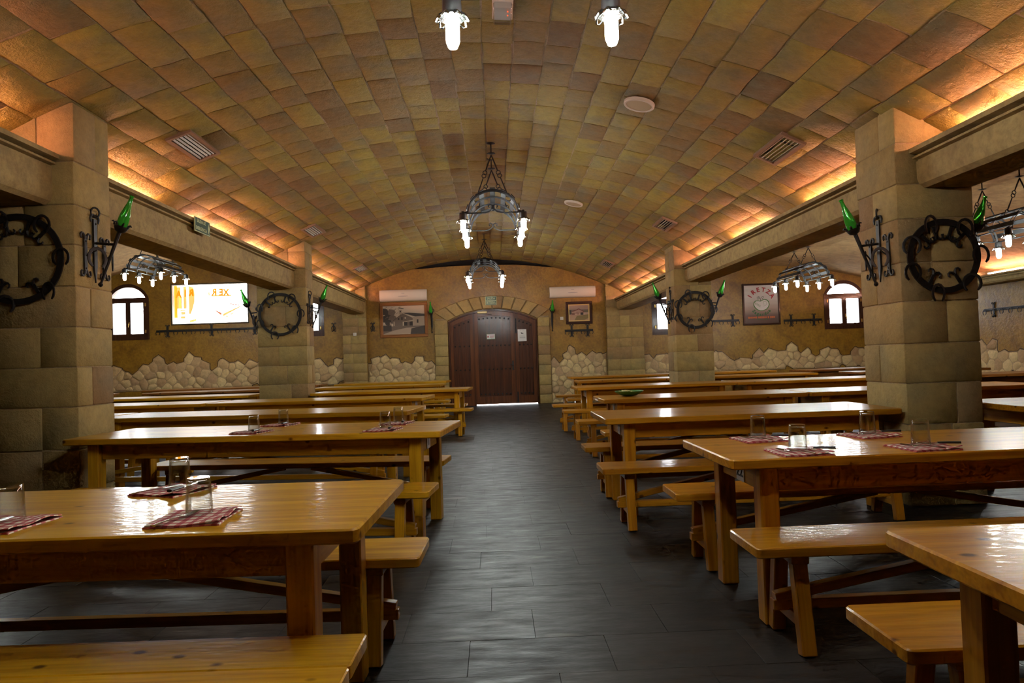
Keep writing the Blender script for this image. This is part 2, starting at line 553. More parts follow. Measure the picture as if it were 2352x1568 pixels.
# ------------------------------------------------------------------ the room: dimensions
YW = 18.7                      # far wall
YF = -4.0                      # wall behind the camera
XL, XR = -11.6, 11.4           # side walls
VC, VR = (-0.35, -3.80), 7.813 # vault circle (x, z), radius
def vz(x): return VC[1] + math.sqrt(VR * VR - (x - VC[0]) ** 2)
def vfr(s_, y, w_):            # arc length, depth, offset into the room
    a = s_ / VR
    r = VR - w_
    return (VC[0] + r * math.sin(a), y, VC[1] + r * math.cos(a))
def s_of(x): return VR * math.asin((x - VC[0]) / VR)

# ------------------------------------------------------------------ floor
def build_floor():
    b = MB()
    b.box((0, (YF + YW) / 2, -0.055), (XR - XL + 0.6, YW - YF + 0.6, 0.10))
    fl = tag(put('floor', b.mesh('floor', False), 'grout'), 'dark slate tiled floor running the length of the hall', 'floor', kind='structure')
    r = random.Random(3)
    tiles = []
    y = 1.0
    k = 0
    while y < YW:
        dy = 0.35
        x = -4.6 + (k % 2) * 0.3 + r.uniform(-0.06, 0.06)
        while x < 4.6:
            dx = 0.6
            tiles.append((x, y, dx, dy))
            x += dx
        y += dy; k += 1
    def show(t):
        x, yy = t[0] + 0.3, t[1] + 0.17
        px = 1137 + 1568 * x / yy
        if not -150 < px < 2500 or yy < 1.2: return 0
        wgt = 1.0 if -0.9 < x < 1.7 else 0.45
        return wgt / yy ** 3
    tiles.sort(key=show, reverse=True)
    def add(mb, t):
        x, y, dx, dy = t
        mb.tint = r.random()
        g = 0.0010
        z = r.uniform(-0.0006, 0.0006)
        mb.box((x + dx / 2, y + dy / 2, -0.005 + z), (dx - 2 * g, dy - 2 * g, 0.010), 0.0008)
    for t in tiles[:300]:
        mb = MB(); add(mb, t)
        put('floor_tile', mb.mesh('floor_tile', False), 'slate', fl)
    rest = MB()
    for t in tiles[300:]:
        add(rest, t)
    # plainer tiles under the side aisles
    for sx in (-1, 1):
        yy = 1.0
        while yy < YW:
            xx = 4.9
            while xx < 11.2:
                add(rest, (sx * (xx + 0.35) - 0.35, yy, 0.7, 0.5))
                xx += 0.7
            yy += 0.5
    o = put('floor_tiles', rest.mesh('floor_tiles', False), 'slate', fl)
    o['kind'] = 'stuff'
build_floor()

# ------------------------------------------------------------------ vault over the nave
def build_vault():
    s0, s1 = s_of(-3.92), s_of(3.82)
    b = MB()
    n = 48
    rows = []
    for y in (YF, YW + 0.05):
        rows.append([b.V(vfr(s0 + (s1 - s0) * k / n, y, 0)) for k in range(n + 1)])
        rows.append([b.V(vfr(s0 + (s1 - s0) * k / n, y, -0.08)) for k in range(n + 1)])
    for k in range(n):
        b.Fc(rows[0][k], rows[0][k + 1], rows[2][k + 1], rows[2][k])
        b.Fc(rows[1][k], rows[1][k + 1], rows[3][k + 1], rows[3][k])
        b.Fc(rows[0][k], rows[0][k + 1], rows[1][k + 1], rows[1][k])
    ce = tag(put('ceiling', b.mesh('ceiling'), 'joint'), 'stone barrel vault ceiling over the central nave', 'ceiling', kind='structure')
    r = random.Random(5)
    edges = [s0]
    while edges[-1] < s1 - 0.2:
        mid = abs(edges[-1]) / s1
        edges.append(edges[-1] + r.uniform(0.25, 0.30) + 0.07 * mid)
    edges[-1] = s1
    stones = []
    for c0, c1 in zip(edges, edges[1:]):
        y = 1.6 - r.uniform(0, 0.5)
        while y < YW:
            L = r.uniform(0.34, 0.62)
            y1 = min(y + L, YW)
            stones.append((c0, c1, y, y1))
            y = y1
    def show(t):
        p = vfr((t[0] + t[1]) / 2, (t[2] + t[3]) / 2, 0)
        px = 1137 + 1568 * p[0] / p[1]
        py = 824 - 1568 * (p[2] - 1.26) / p[1]
        if py < -60 or not -80 < px < 2430: return 0
        return (t[1] - t[0]) * (t[3] - t[2]) / p[1] ** 3 * (p[2] - 1.26 + 0.4 * abs(p[0]))
    stones.sort(key=show, reverse=True)
    def add(mb, t):
        c0, c1, y0, y1 = t
        g = 0.006
        j = lambda a: r.uniform(-a, a) * 1.5
        u0, u1, v0, v1 = c0 + g, c1 - g, y0 + g * 0.8, y1 - g * 0.8
        pts = [(u0 + j(.006), v0 + j(.008)), ((u0 + u1) / 2, v0 + j(.010)), (u1 + j(.006), v0 + j(.008)), (u1 + j(.008), (v0 + v1) / 2),
               (u1 + j(.006), v1 + j(.008)), ((u0 + u1) / 2, v1 + j(.010)), (u0 + j(.006), v1 + j(.008)), (u0 + j(.008), (v0 + v1) / 2)]
        mb.tint = r.random()
        mb.stone(pts, vfr, r.uniform(0.007, 0.017), r.uniform(0.010, 0.028), dome=r.uniform(0, 0.006))
    for t in stones[:300]:
        mb = MB(); add(mb, t)
        put('vault_stone', mb.mesh('vault_stone', True, 50), 'vault', ce)
    rest = MB()
    for t in stones[300:]:
        add(rest, t)
    o = put('vault_stones', rest.mesh('vault_stones', True, 50), 'vault', ce)
    o['kind'] = 'stuff'
build_vault()

def aisle_ceiling(name, x0, x1, cx, apex, rad, label):
    b = MB()
    n = 30
    xs = [x0 + (x1 - x0) * k / n for k in range(n + 1)]
    f = lambda x: apex - rad + math.sqrt(rad * rad - (x - cx) ** 2)
    ny = 40
    rr = random.Random(9)
    grid = [[b.V((x, YF + (YW + 0.05 - YF) * j / ny, f(x) + rr.uniform(-0.008, 0.008))) for x in xs] for j in range(ny + 1)]
    for j in range(ny):
        for k in range(n):
            b.Fc(grid[j][k], grid[j][k + 1], grid[j + 1][k + 1], grid[j + 1][k])
    return tag(put(name, b.mesh(name, True, 80, False), 'aisle'), label, 'ceiling', kind='structure')
aisle_ceiling('ceiling_aisle', -11.5, -3.85, -7.3, 4.27, 10.6, 'plastered vault ceiling over the aisle with the bright panel')
aisle_ceiling('ceiling_aisle', 3.8, 11.3, 7.1, 3.60, 12.6, 'plastered vault ceiling over the aisle with the apple poster')

# ------------------------------------------------------------------ outer shell
def wall_box(name, c, d, mat, label, cat='wall'):
    b = MB(); b.box(c, d)
    return tag(put(name, b.mesh(name, False), mat), label, cat, kind='structure')
wl = wall_box('wall_left', (XL - 0.15, (YF + YW) / 2, 2.5), (0.3, YW - YF + 0.6, 5.2), 'ochre', 'ochre plastered long wall beyond the columns with the bright panel beside it')
wr = wall_box('wall_right', (XR + 0.15, (YF + YW) / 2, 2.5), (0.3, YW - YF + 0.6, 5.2), 'ochre', 'ochre plastered long wall seen past the stone column, rubble at its foot')
wall_box('wall_front', (0, YF - 0.15, 2.5), (XR - XL + 0.6, 0.3, 5.2), 'ochre', 'ochre end wall facing the big wooden door')
wall_box('roof', (0, (YF + YW) / 2, 5.15), (XR - XL + 0.6, YW - YF + 1.2, 0.2), 'black', 'dark roof slab above the vaults', 'roof')

# ------------------------------------------------------------------ far wall with openings
def arch_loop(x0, x1, z0, zs, zt, n=14):
    """opening from z0 with springing at zs and crown at zt, counter-clockwise"""
    h, rise = (x1 - x0) / 2, zt - zs
    R = (h * h + rise * rise) / (2 * rise)
    cx, cz = (x0 + x1) / 2, zt - R
    a = math.asin(min(1.0, h / R))
    top = [(cx + R * math.sin(t), cz + R * math.cos(t)) for t in [a - 2 * a * k / n for k in range(n + 1)]]
    return [(x0, z0), (x1, z0)] + top
WINS = [(-10.42, -9.34, 2.12, 3.22, 3.60), (-5.72, -4.64, 2.06, 3.06, 3.44), (4.38, 5.44, 1.79, 2.74, 3.12), (9.19, 10.28, 1.79, 2.73, 3.10)]
DX0, DX1, DZS, DZT = -1.26, 1.19, 2.31, 2.63
PX0, PX1, PZ0, PZ1 = -8.71, -6.66, 2.48, 3.56
wf = lambda u, v, w_: (u, YW - w_, v)      # w_ grows towards the room
def build_back_wall():
    b = MB()
    outer = [(XL - 0.2, -0.1), (XR + 0.2, -0.1), (XR + 0.2, 5.1), (XL - 0.2, 5.1)]
    loops = [outer] + [arch_loop(*q) for q in WINS]
    loops.append(arch_loop(DX0 + 0.015, DX1 - 0.015, -0.05, DZS, DZT - 0.012))
    loops.append([(PX0, PZ0), (PX1, PZ0), (PX1, PZ1), (PX0, PZ1)])
    gap = [(-2.15, 3.78), (-1.2, 3.835), (-0.24, 3.85), (0.7, 3.825), (1.72, 3.72), (1.72, 4.3), (-2.15, 4.3)]
    loops.append(gap)
    b.prism(loops, 0.0, -0.30, wf)
    wb = tag(put('wall_back', b.mesh('wall_back', False), 'ochre'), 'ochre plastered end wall with the arched wooden door and windows', 'wall', kind='structure')
    bb = MB()
    bb.box((-0.2, YW + 0.28, 4.05), (4.2, 0.05, 0.7))
    put('void_panel', bb.mesh('void_panel', False), 'black', wb)
    return wb
wb = build_back_wall()

def voronoi_cells(x0, x1, z0, z1, sx, sz, seed):
    r = random.Random(seed)
    P = []
    k = 0
    z = z0 - sz
    while z < z1 + 2 * sz:
        x = x0 - sx + (k % 2) * sx / 2
        while x < x1 + 2 * sx:
            P.append((x + r.uniform(-.36, .36) * sx, z + r.uniform(-.34, .34) * sz))
            x += sx
        z += sz; k += 1
    cells = []
    for i, p in enumerate(P):
        if not (x0 - sx < p[0] < x1 + sx and z0 - sz < p[1] < z1 + sz): continue
        poly = [(p[0] - 1, p[1] - 1), (p[0] + 1, p[1] - 1), (p[0] + 1, p[1] + 1), (p[0] - 1, p[1] + 1)]
        for j, q in enumerate(P):
            if i == j or abs(q[0] - p[0]) > 3 * sx or abs(q[1] - p[1]) > 3 * sz: continue
            poly = clip(poly, ((p[0] + q[0]) / 2, (p[1] + q[1]) / 2), (q[0] - p[0], q[1] - p[1]))
        cells.append((p, poly))
    return cells

def clip(poly, m, n):
    """keep the side of the line through m against direction n"""
    out = []
    L = len(poly)
    for i in range(L):
        a, b = poly[i], poly[(i + 1) % L]
        da = (a[0] - m[0]) * n[0] + (a[1] - m[1]) * n[1]
        db = (b[0] - m[0]) * n[0] + (b[1] - m[1]) * n[1]
        if da <= 0: out.append(a)
        if da * db < 0:
            t = da / (da - db)
            out.append((a[0] + (b[0] - a[0]) * t, a[1] + (b[1] - a[1]) * t))
    return out

def rubble(parent, regions, fr, seed):
    r = random.Random(seed)
    bed, edge = MB(), MB()
    for (x0, x1, z0, z1, sx, sz) in regions:
        for p, poly in voronoi_cells(x0, x1, z0, z1, sx, sz, seed + int(x0 * 7)):
            top = z1 + 0.10 * math.sin(p[0] * 2.3 + seed) + 0.07 * math.sin(p[0] * 6.1 + 1)
            if p[1] > top - 0.05 or p[1] < z0 - 0.05: continue
            poly = clip(poly, (x0, 0), (-1, 0)); poly = clip(poly, (x1, 0), (1, 0)) if len(poly) > 2 else poly
            poly = clip(poly, (0, max(z0 - 0.02, 0.0)), (0, -1)) if len(poly) > 2 else poly
            if len(poly) < 3: continue
            cx = sum(q[0] for q in poly) / len(poly); cz = sum(q[1] for q in poly) / len(poly)
            def off(e):
                out = []
                for q in poly:
                    d = math.hypot(q[0] - cx, q[1] - cz) or 1
                    out.append((min(max(cx + (q[0] - cx) * (1 + e / d), x0), x1), max(cz + (q[1] - cz) * (1 + e / d), 0)))
                return out
            edge.flat(off(0.036), r.uniform(0.0005, 0.0035), fr)  # dark brown band reaching a little past each stone's mortar bed
            bed.flat(off(0.014), r.uniform(0.0045, 0.0085), fr)
            # drop short edges, then shape the stone
            q2 = []
            for q in off(-0.012):
                if not q2 or math.hypot(q[0] - q2[-1][0], q[1] - q2[-1][1]) > 0.022: q2.append(q)
            if len(q2) < 4: continue
            q3 = []
            for i in range(len(q2)):
                a, c = q2[i], q2[(i + 1) % len(q2)]
                q3 += [(a[0] * .8 + c[0] * .2, a[1] * .8 + c[1] * .2), (a[0] * .2 + c[0] * .8, a[1] * .2 + c[1] * .8)]
            mb = MB(); mb.tint = r.random()
            mb.stone(q3[:14], fr, r.uniform(0.018, 0.042), r.uniform(0.03, 0.05), 0.004, r.uniform(0.0, 0.008))
            put('rubble_stone', mb.mesh('rubble_stone', True, 60), 'rubble', parent)
    put('mortar_bed', bed.mesh('mortar_bed', False, recalc=False), 'bed', parent)
    put('dark_edge', edge.mesh('dark_edge', False, recalc=False), 'edge', parent)
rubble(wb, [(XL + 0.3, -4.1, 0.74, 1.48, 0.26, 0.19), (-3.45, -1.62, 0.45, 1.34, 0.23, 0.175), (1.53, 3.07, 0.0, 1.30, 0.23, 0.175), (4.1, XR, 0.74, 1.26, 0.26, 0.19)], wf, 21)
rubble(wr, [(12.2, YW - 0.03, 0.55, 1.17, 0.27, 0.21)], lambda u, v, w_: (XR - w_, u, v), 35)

# ------------------------------------------------------------------ dressed stone columns, pilasters, door surround
def stone_block(mb, x0, x1, y0, y1, z0, z1, r, bev=0.007):
    mb.tint = r.random()
    e = lambda: r.uniform(-0.005, 0.005)
    x0 += e(); x1 += e(); y0 += e(); y1 += e()
    mb.box(((x0 + x1) / 2, (y0 + y1) / 2, (z0 + z1) / 2), (x1 - x0, y1 - y0, z1 - z0), bev)

def column(name, x0, x1, y0, y1, z1, seed, label, cat='column', course=(0.27, 0.36), split=True):
    r = random.Random(seed)
    b = MB()
    q = 0.010
    b.box(((x0 + x1) / 2, (y0 + y1) / 2, z1 / 2), (x1 - x0 - 2 * q, y1 - y0 - 2 * q, z1))
    co = tag(put(name, b.mesh(name, False), 'mortar'), label, cat, kind='structure')
    z = 0.0
    k = r.randint(0, 1)
    g = 0.0035
    while z < z1 - 0.05:
        h = r.uniform(*course)
        zt = min(z + h, z1)
        if z1 - zt < 0.12: zt = z1
        W = x1 - x0
        xm = x0 + W * r.choice((0.34, 0.42, 0.58, 0.66))
        ym = y0 + (y1 - y0) * r.choice((0.4, 0.6))
        cuts = []
        if W > 0.9 and split:
            xa, xb = x0 + W * r.uniform(.25, .38), x0 + W * r.uniform(.62, .75)
            cuts = [(x0, xa, y0, y1), (xa, xb, y0, y1), (xb, x1, y0, y1)] if k % 2 else [(x0, xm, y0, y1), (xm, x1, y0, y1)]
        elif not split or k % 2 == 0:
            cuts = [(x0, xm, y0, y1), (xm, x1, y0, y1)]
        else:
            cuts = [(x0, x1, y0, ym), (x0, x1, ym, y1)] if r.random() < 0.45 else [(x0, xm, y0, ym), (xm, x1, y0, ym), (x0, x1, ym, y1)]
        for a in cuts:
            mb = MB()
            stone_block(mb, a[0] + (g if a[0] != x0 else 0), a[1] - (g if a[1] != x1 else 0), a[2] + (g if a[2] != y0 else 0), a[3] - (g if a[3] != y1 else 0), z + g, zt - g, r)
            put('stone_block', mb.mesh('stone_block', True, 50), 'ashlar', co)
        z = zt; k += 1
    return co
column('stone_column', -3.98, -3.30, 5.48, 5.99, 3.42, 1, 'thick sandstone column with cut-off iron wheel, nearest to the camera on the side of the bright panel')
column('stone_column', 3.20, 3.81, 5.26, 5.84, 3.22, 2, 'thick sandstone column standing behind the table numbered 22')
column('stone_column', -4.12, -3.27, 12.0, 12.48, 3.46, 3, 'sandstone column between the bright backlit panel and the wooden door')
column('stone_column', 3.18, 3.83, 11.85, 12.45, 3.22, 4, 'sandstone column between the wooden door and the apple poster')
column('stone_pilaster', -4.09, -3.46, YW - 0.16, YW - 0.01, 3.5, 5, 'sandstone pilaster on the end wall beside the monochrome farmhouse picture', 'pilaster', (0.22, 0.28), False)
column('stone_pilaster', 3.08, 4.08, YW - 0.16, YW - 0.01, 3.3, 6, 'sandstone pilaster on the end wall beside the small dark-framed painting', 'pilaster', (0.24, 0.34))

def door_surround():
    r = random.Random(8)
    t = tag(put('trim_1', (lambda b: (b.box((-1.44, YW - 0.03, 1.2), (0.30, 0.05, 2.4)), b.box((1.355, YW - 0.03, 1.2), (0.28, 0.05, 2.4)), b)[-1])(MB()).mesh('trim_1', False), 'mortar'),
            'sandstone arch of wedge stones framing the wooden door', 'door surround', kind='structure')
    for x0, x1 in ((-1.62, -1.27), (1.20, 1.52)):
        z = 0.0
        while z < 2.30:
            zt = min(z + r.uniform(0.24, 0.33), 2.36)
            if 2.36 - zt < 0.15: zt = 2.36
            mb = MB(); stone_block(mb, x0, x1, YW - 0.075, YW - 0.005, z + .005, zt - .005, r)
            put('stone_block', mb.mesh('stone_block', True, 50), 'ashlar', t)
            z = zt
    # wedge stones between the door's arch and an outer arch
    h = (DX1 - DX0) / 2; cx = (DX0 + DX1) / 2
    rise = DZT - DZS
    R = (h * h + rise * rise) / (2 * rise); cz = DZT - R
    ho = 1.57; ro = 0.42
    Ro = (ho * ho + ro * ro) / (2 * ro); czo = 2.99 - Ro
    n = 10
    a0 = math.asin(h / R); ao = math.asin(ho / Ro)
    for k in range(n):
        def ptI(t): a = -a0 + 2 * a0 * t; return (cx + (R + .015) * math.sin(a), cz + (R + .015) * math.cos(a))
        def ptO(t): a = -ao + 2 * ao * t; return (cx - 0.01 + Ro * math.sin(a), czo + Ro * math.cos(a))
        e = 0.0035
        t0, t1 = k / n + e, (k + 1) / n - e
        tm = (t0 + t1) / 2
        pts = [ptI(t0), ptI(tm), ptI(t1), ptO(t1), ptO(tm), ptO(t0)]
        mb = MB(); mb.tint = r.uniform(0.1, 0.9)
        mb.stone(pts, wf, 0.075, 0.014, -0.02, 0.004)
        put('wedge_stone', mb.mesh('wedge_stone', True, 40), 'ashlar', t)
    return t
door_surround()

# ------------------------------------------------------------------ beams with cove lighting
def beam(prof, spans, tx, tz, tubes, labels, name='stone_beam'):
    for i, (y0, y1) in enumerate(spans):
        b = MB()
        b.prism([prof], y0, y1, lambda u, v, w_: (u, w_, v))
        o = tag(put(name, b.mesh(name, True, 30), 'beam'), labels[i], 'beam', kind='structure')
        for (a, c) in tubes:
            if a >= y0 - 0.1 and c <= y1 + 0.1:
                t = MB()
                t.tube([(tx, a + 0.08, tz), (tx, c - 0.10, tz)], 0.014, 6)
                put('light_tube', t.mesh('light_tube'), 'tube', o)
def beam_profile(s_, xi, zl, zb):
    """s_: +1 when the nave lies towards smaller x; xi lip edge, zl lip top, zb underside"""
    rel = [(0, 0), (0, -.036), (.026, -.040), (.075, -.046), (.075, -.058), (.026, -.064), (.026, -.080), (.070, -.086), (.070, -.096), (.056, -.10), (.056, zb - zl + .075), (.075, zb - zl + .03), (.115, zb - zl),
           (.49, zb - zl), (.54, zb - zl + .05), (.54, .17), (.50, .17), (.50, -.10), (.10, -.10), (.05, 0)]
    return [(xi + s_ * u, zl + v) for u, v in rel]
TUB = lambda l: [(a, a + d) for a, d in l]
beam(beam_profile(1, 3.31, 2.80, 2.49), [(YF, 5.26), (5.84, 11.85), (12.45, YW - 0.16)], 3.62, 2.85,
     TUB([(0.4, 1.5), (2.0, 1.5), (3.6, 1.55), (6.1, 1.6), (8.55, 1.5), (10.55, 1.25), (12.6, 1.5), (14.7, 1.5), (16.8, 1.5)]),
     ['heavy moulded beam running off the upper edge above table 22', 'moulded beam between the two sandstone columns on the apple poster side', 'short moulded beam from the column to the end wall, apple poster side'])
beam(beam_profile(-1, -3.41, 3.00, 2.60), [(YF, 5.48), (5.99, 12.0), (12.48, YW - 0.16)], -3.835, 3.11,
     TUB([(0.4, 1.5), (2.0, 1.5), (3.7, 1.6), (6.2, 1.65), (8.6, 1.5), (10.6, 1.3), (12.65, 1.5), (14.7, 1.5), (16.8, 1.5)]),
     ['moulded beam entering the upper corner above the cut-off iron wheel', 'moulded beam carrying the green emergency exit sign', 'short moulded beam from the column to the end wall, farmhouse picture side'])
beam(beam_profile(1, 10.86, 2.75, 2.56), [(YF, YW - 0.02)], 11.12, 2.80,
     TUB([(3 + 2.1 * k, 1.6) for k in range(7)]), ['moulded ledge with glowing cove along the long wall beyond the column'])

# ------------------------------------------------------------------ outside, seen through windows
def outside():
    b = MB(); b.box((0, YW + 12, -0.12), (60, 23.2, 0.1))
    tag(put('ground_outside', b.mesh('ground_outside', False), 'outside'), 'bright paved ground outside the windows', 'ground', kind='structure')
    b = MB(); b.box((-13.5, YW + 6.0, 1.7), (9.0, 0.3, 3.4))
    tag(put('wall_outside', b.mesh('wall_outside', False), 'outside'), 'pale wall seen outside through the window by the bright panel', 'wall', kind='structure')
outside()

# ------------------------------------------------------------------ windows
def window(idx, q, label):
    x0, x1, z0, zs, zt = q
    t = thing('window_%d' % idx, label, 'window', ((x0 + x1) / 2, YW, z0), kind='structure')
    cx = (x0 + x1) / 2
    hw = (x1 - x0) / 2
    fr = lambda u, v, w_: (u, 0.10 - w_, v)
    H, HS = zt - z0, zs - z0
    ztr = HS - 0.02                           # transom
    f = MB(2)
    outer = arch_loop(-hw - .02, hw + .02, -.02, HS, H + .02)
    tr = 0.075
    inner_low = [(-hw + tr, tr), (hw - tr, tr), (hw - tr, ztr - 0.04), (-hw + tr, ztr - 0.04)]
    # fanlight hole
    fan = arch_loop(-hw + tr, hw - tr, ztr + 0.04, HS + 0.0 if HS > ztr + 0.04 else ztr + 0.045, H - tr)
    f.prism([outer, inner_low, fan], 0.02, 0.112, fr)
    put('frame', f.mesh('frame', True, 30), 'winwood', t)
    p = MB(); p.prism([fan], 0.05, 0.056, fr)
    put('fanlight_pane', p.mesh('fanlight_pane', False), 'pane', t)
    for s_ in (-1, 1):
        c = MB(2)
        a0, a1 = (-hw + tr - .006, 0.0) if s_ < 0 else (0.0, hw - tr + .006)
        z2 = ztr - 0.034
        st = 0.065
        hole = [(a0 + st, tr + st), (a1 - st, tr + st), (a1 - st, z2 - st), (a0 + st, z2 - st)]
        c.prism([[(a0, tr - .006), (a1, tr - .006), (a1, z2), (a0, z2)], hole], 0.035, 0.105, fr)
        co = put('casement', c.mesh('casement', True, 30), 'winwood', t)
        g = MB(); g.prism([hole], 0.06, 0.066, fr)
        put('pane', g.mesh('pane', False), 'pane', co)
        for zz in (0.2, z2 - 0.12):
            hg = MB(); hg.box((a0 + .0 if s_ < 0 else a1, -0.012, zz), (0.035, 0.03, 0.09), 0.006)
            put('hinge', hg.mesh('hinge'), 'gold', co)
        if s_ > 0:
            hd = MB()
            hd.box((a0 + 0.03, -0.012, z2 * 0.40), (0.03, 0.02, 0.09), 0.005)
            hd.tube([(a0 + 0.03, -0.02, z2 * 0.40), (a0 + 0.03, -0.055, z2 * 0.40), (a0 + 0.03, -0.06, z2 * 0.40 - 0.10)], 0.009, 6)
            put('handle', hd.mesh('handle'), 'gold', co)
window(1, WINS[0], 'arched brown window to the side of the bright panel, under a chandelier')
window(2, WINS[1], 'arched brown window half hidden behind the column beside the bright panel')
window(3, WINS[2], 'arched brown window half hidden behind the column near the wooden door, apple poster side')
window(4, WINS[3], 'arched brown window glaring white beside the apple poster')

def backlit_panel():
    t = thing('backlit_panel', 'large bright backlit panel with orange figures and reversed lettering', 'sign', (PX0, YW, PZ0))
    W, H = PX1 - PX0, PZ1 - PZ0
    fr = lambda u, v, w_: (u, 0.10 - w_, v)
    b = MB(); b.box((W / 2, 0.12, H / 2), (W, 0.03, H))
    put('light_box', b.mesh('light_box', False), 'litwhite', t)
    f = MB(); f.prism([[(-.02, -.02), (W + .02, -.02), (W + .02, H + .02), (-.02, H + .02)], [(.02, .02), (W - .02, .02), (W - .02, H - .02), (.02, H - .02)]], -0.04, 0.10, fr)
    put('edge_frame', f.mesh('edge_frame', False), 'paper', t)
    # figures measured as fractions of the panel
    def P(pts): return [(x * W, y * H) for x, y in pts]
    def shape(name, polys, mat, w_):
        m = MB()
        for p in polys: m.prism([P(p)], w_, w_ + 0.002, fr)
        put(name, m.mesh(name, False), mat, t)
    rect = lambda a, b_, c, d: [(a, c), (b_, c), (b_, d), (a, d)]
    shape('orange_strip', [rect(.012, .055, .17, .98)], 'litorange', 0.006)
    shape('peach_field', [rect(.055, .10, .40, .95), rect(.075, .115, .40, .70), rect(.135, .175, .40, .96), rect(.205, .225, .26, .96),
                          [(.225, .26), (.25, .36), (.278, .55), (.285, .75), (.27, .93), (.225, .96)]], 'litpeach', 0.006)
    shape('lantern_bands', [rect(.09, .16, .34, .37), rect(.10, .155, .25, .32), rect(.095, .155, .15, .21), [(.215, .04), (.30, .08), (.30, .135), (.21, .10)]], 'litpeach', 0.009)
    shape('tray_sides', [[(.535, .35), (.62, .21), (.635, .23), (.635, .26), (.55, .345)], [(.74, .48), (.86, .435), (.865, .455), (.75, .50)], [(.455, .455), (.495, .405), (.495, .415), (.46, .46)]], 'litbrown', 0.006)
    shape('tray_edge', [[(.645, .20), (.66, .18), (.90, .42), (.885, .43), (.66, .25)], [(.685, .16), (.72, .16), (.72, .19), (.69, .19)], [(.76, .21), (.80, .26), (.79, .27), (.74, .235)], rect(.70, .73, .33, .345), rect(.76, .79, .40, .41)], 'litpeach', 0.006)
    shape('sign_board', [rect(.50, .77, .685, .72), rect(.465, .48, .71, .80), rect(.80, .806, .70, .80)], 'litpeach', 0.006)
    for i, (ch, x, y) in enumerate((('A', .075, .76), ('I', .165, .78), ('R', .243, .79), ('R', .545, .79), ('E', .635, .78), ('X', .70, .77))):
        M = Matrix.Translation((x * W, 0.085, y * H)) @ Matrix.Rotation(PI / 2, 4, 'X') @ Matrix.Diagonal((-0.85, 1, 1, 1))
        put_text('letter', ch, 0.25, 'litamber', M, t, 0.012)
backlit_panel()

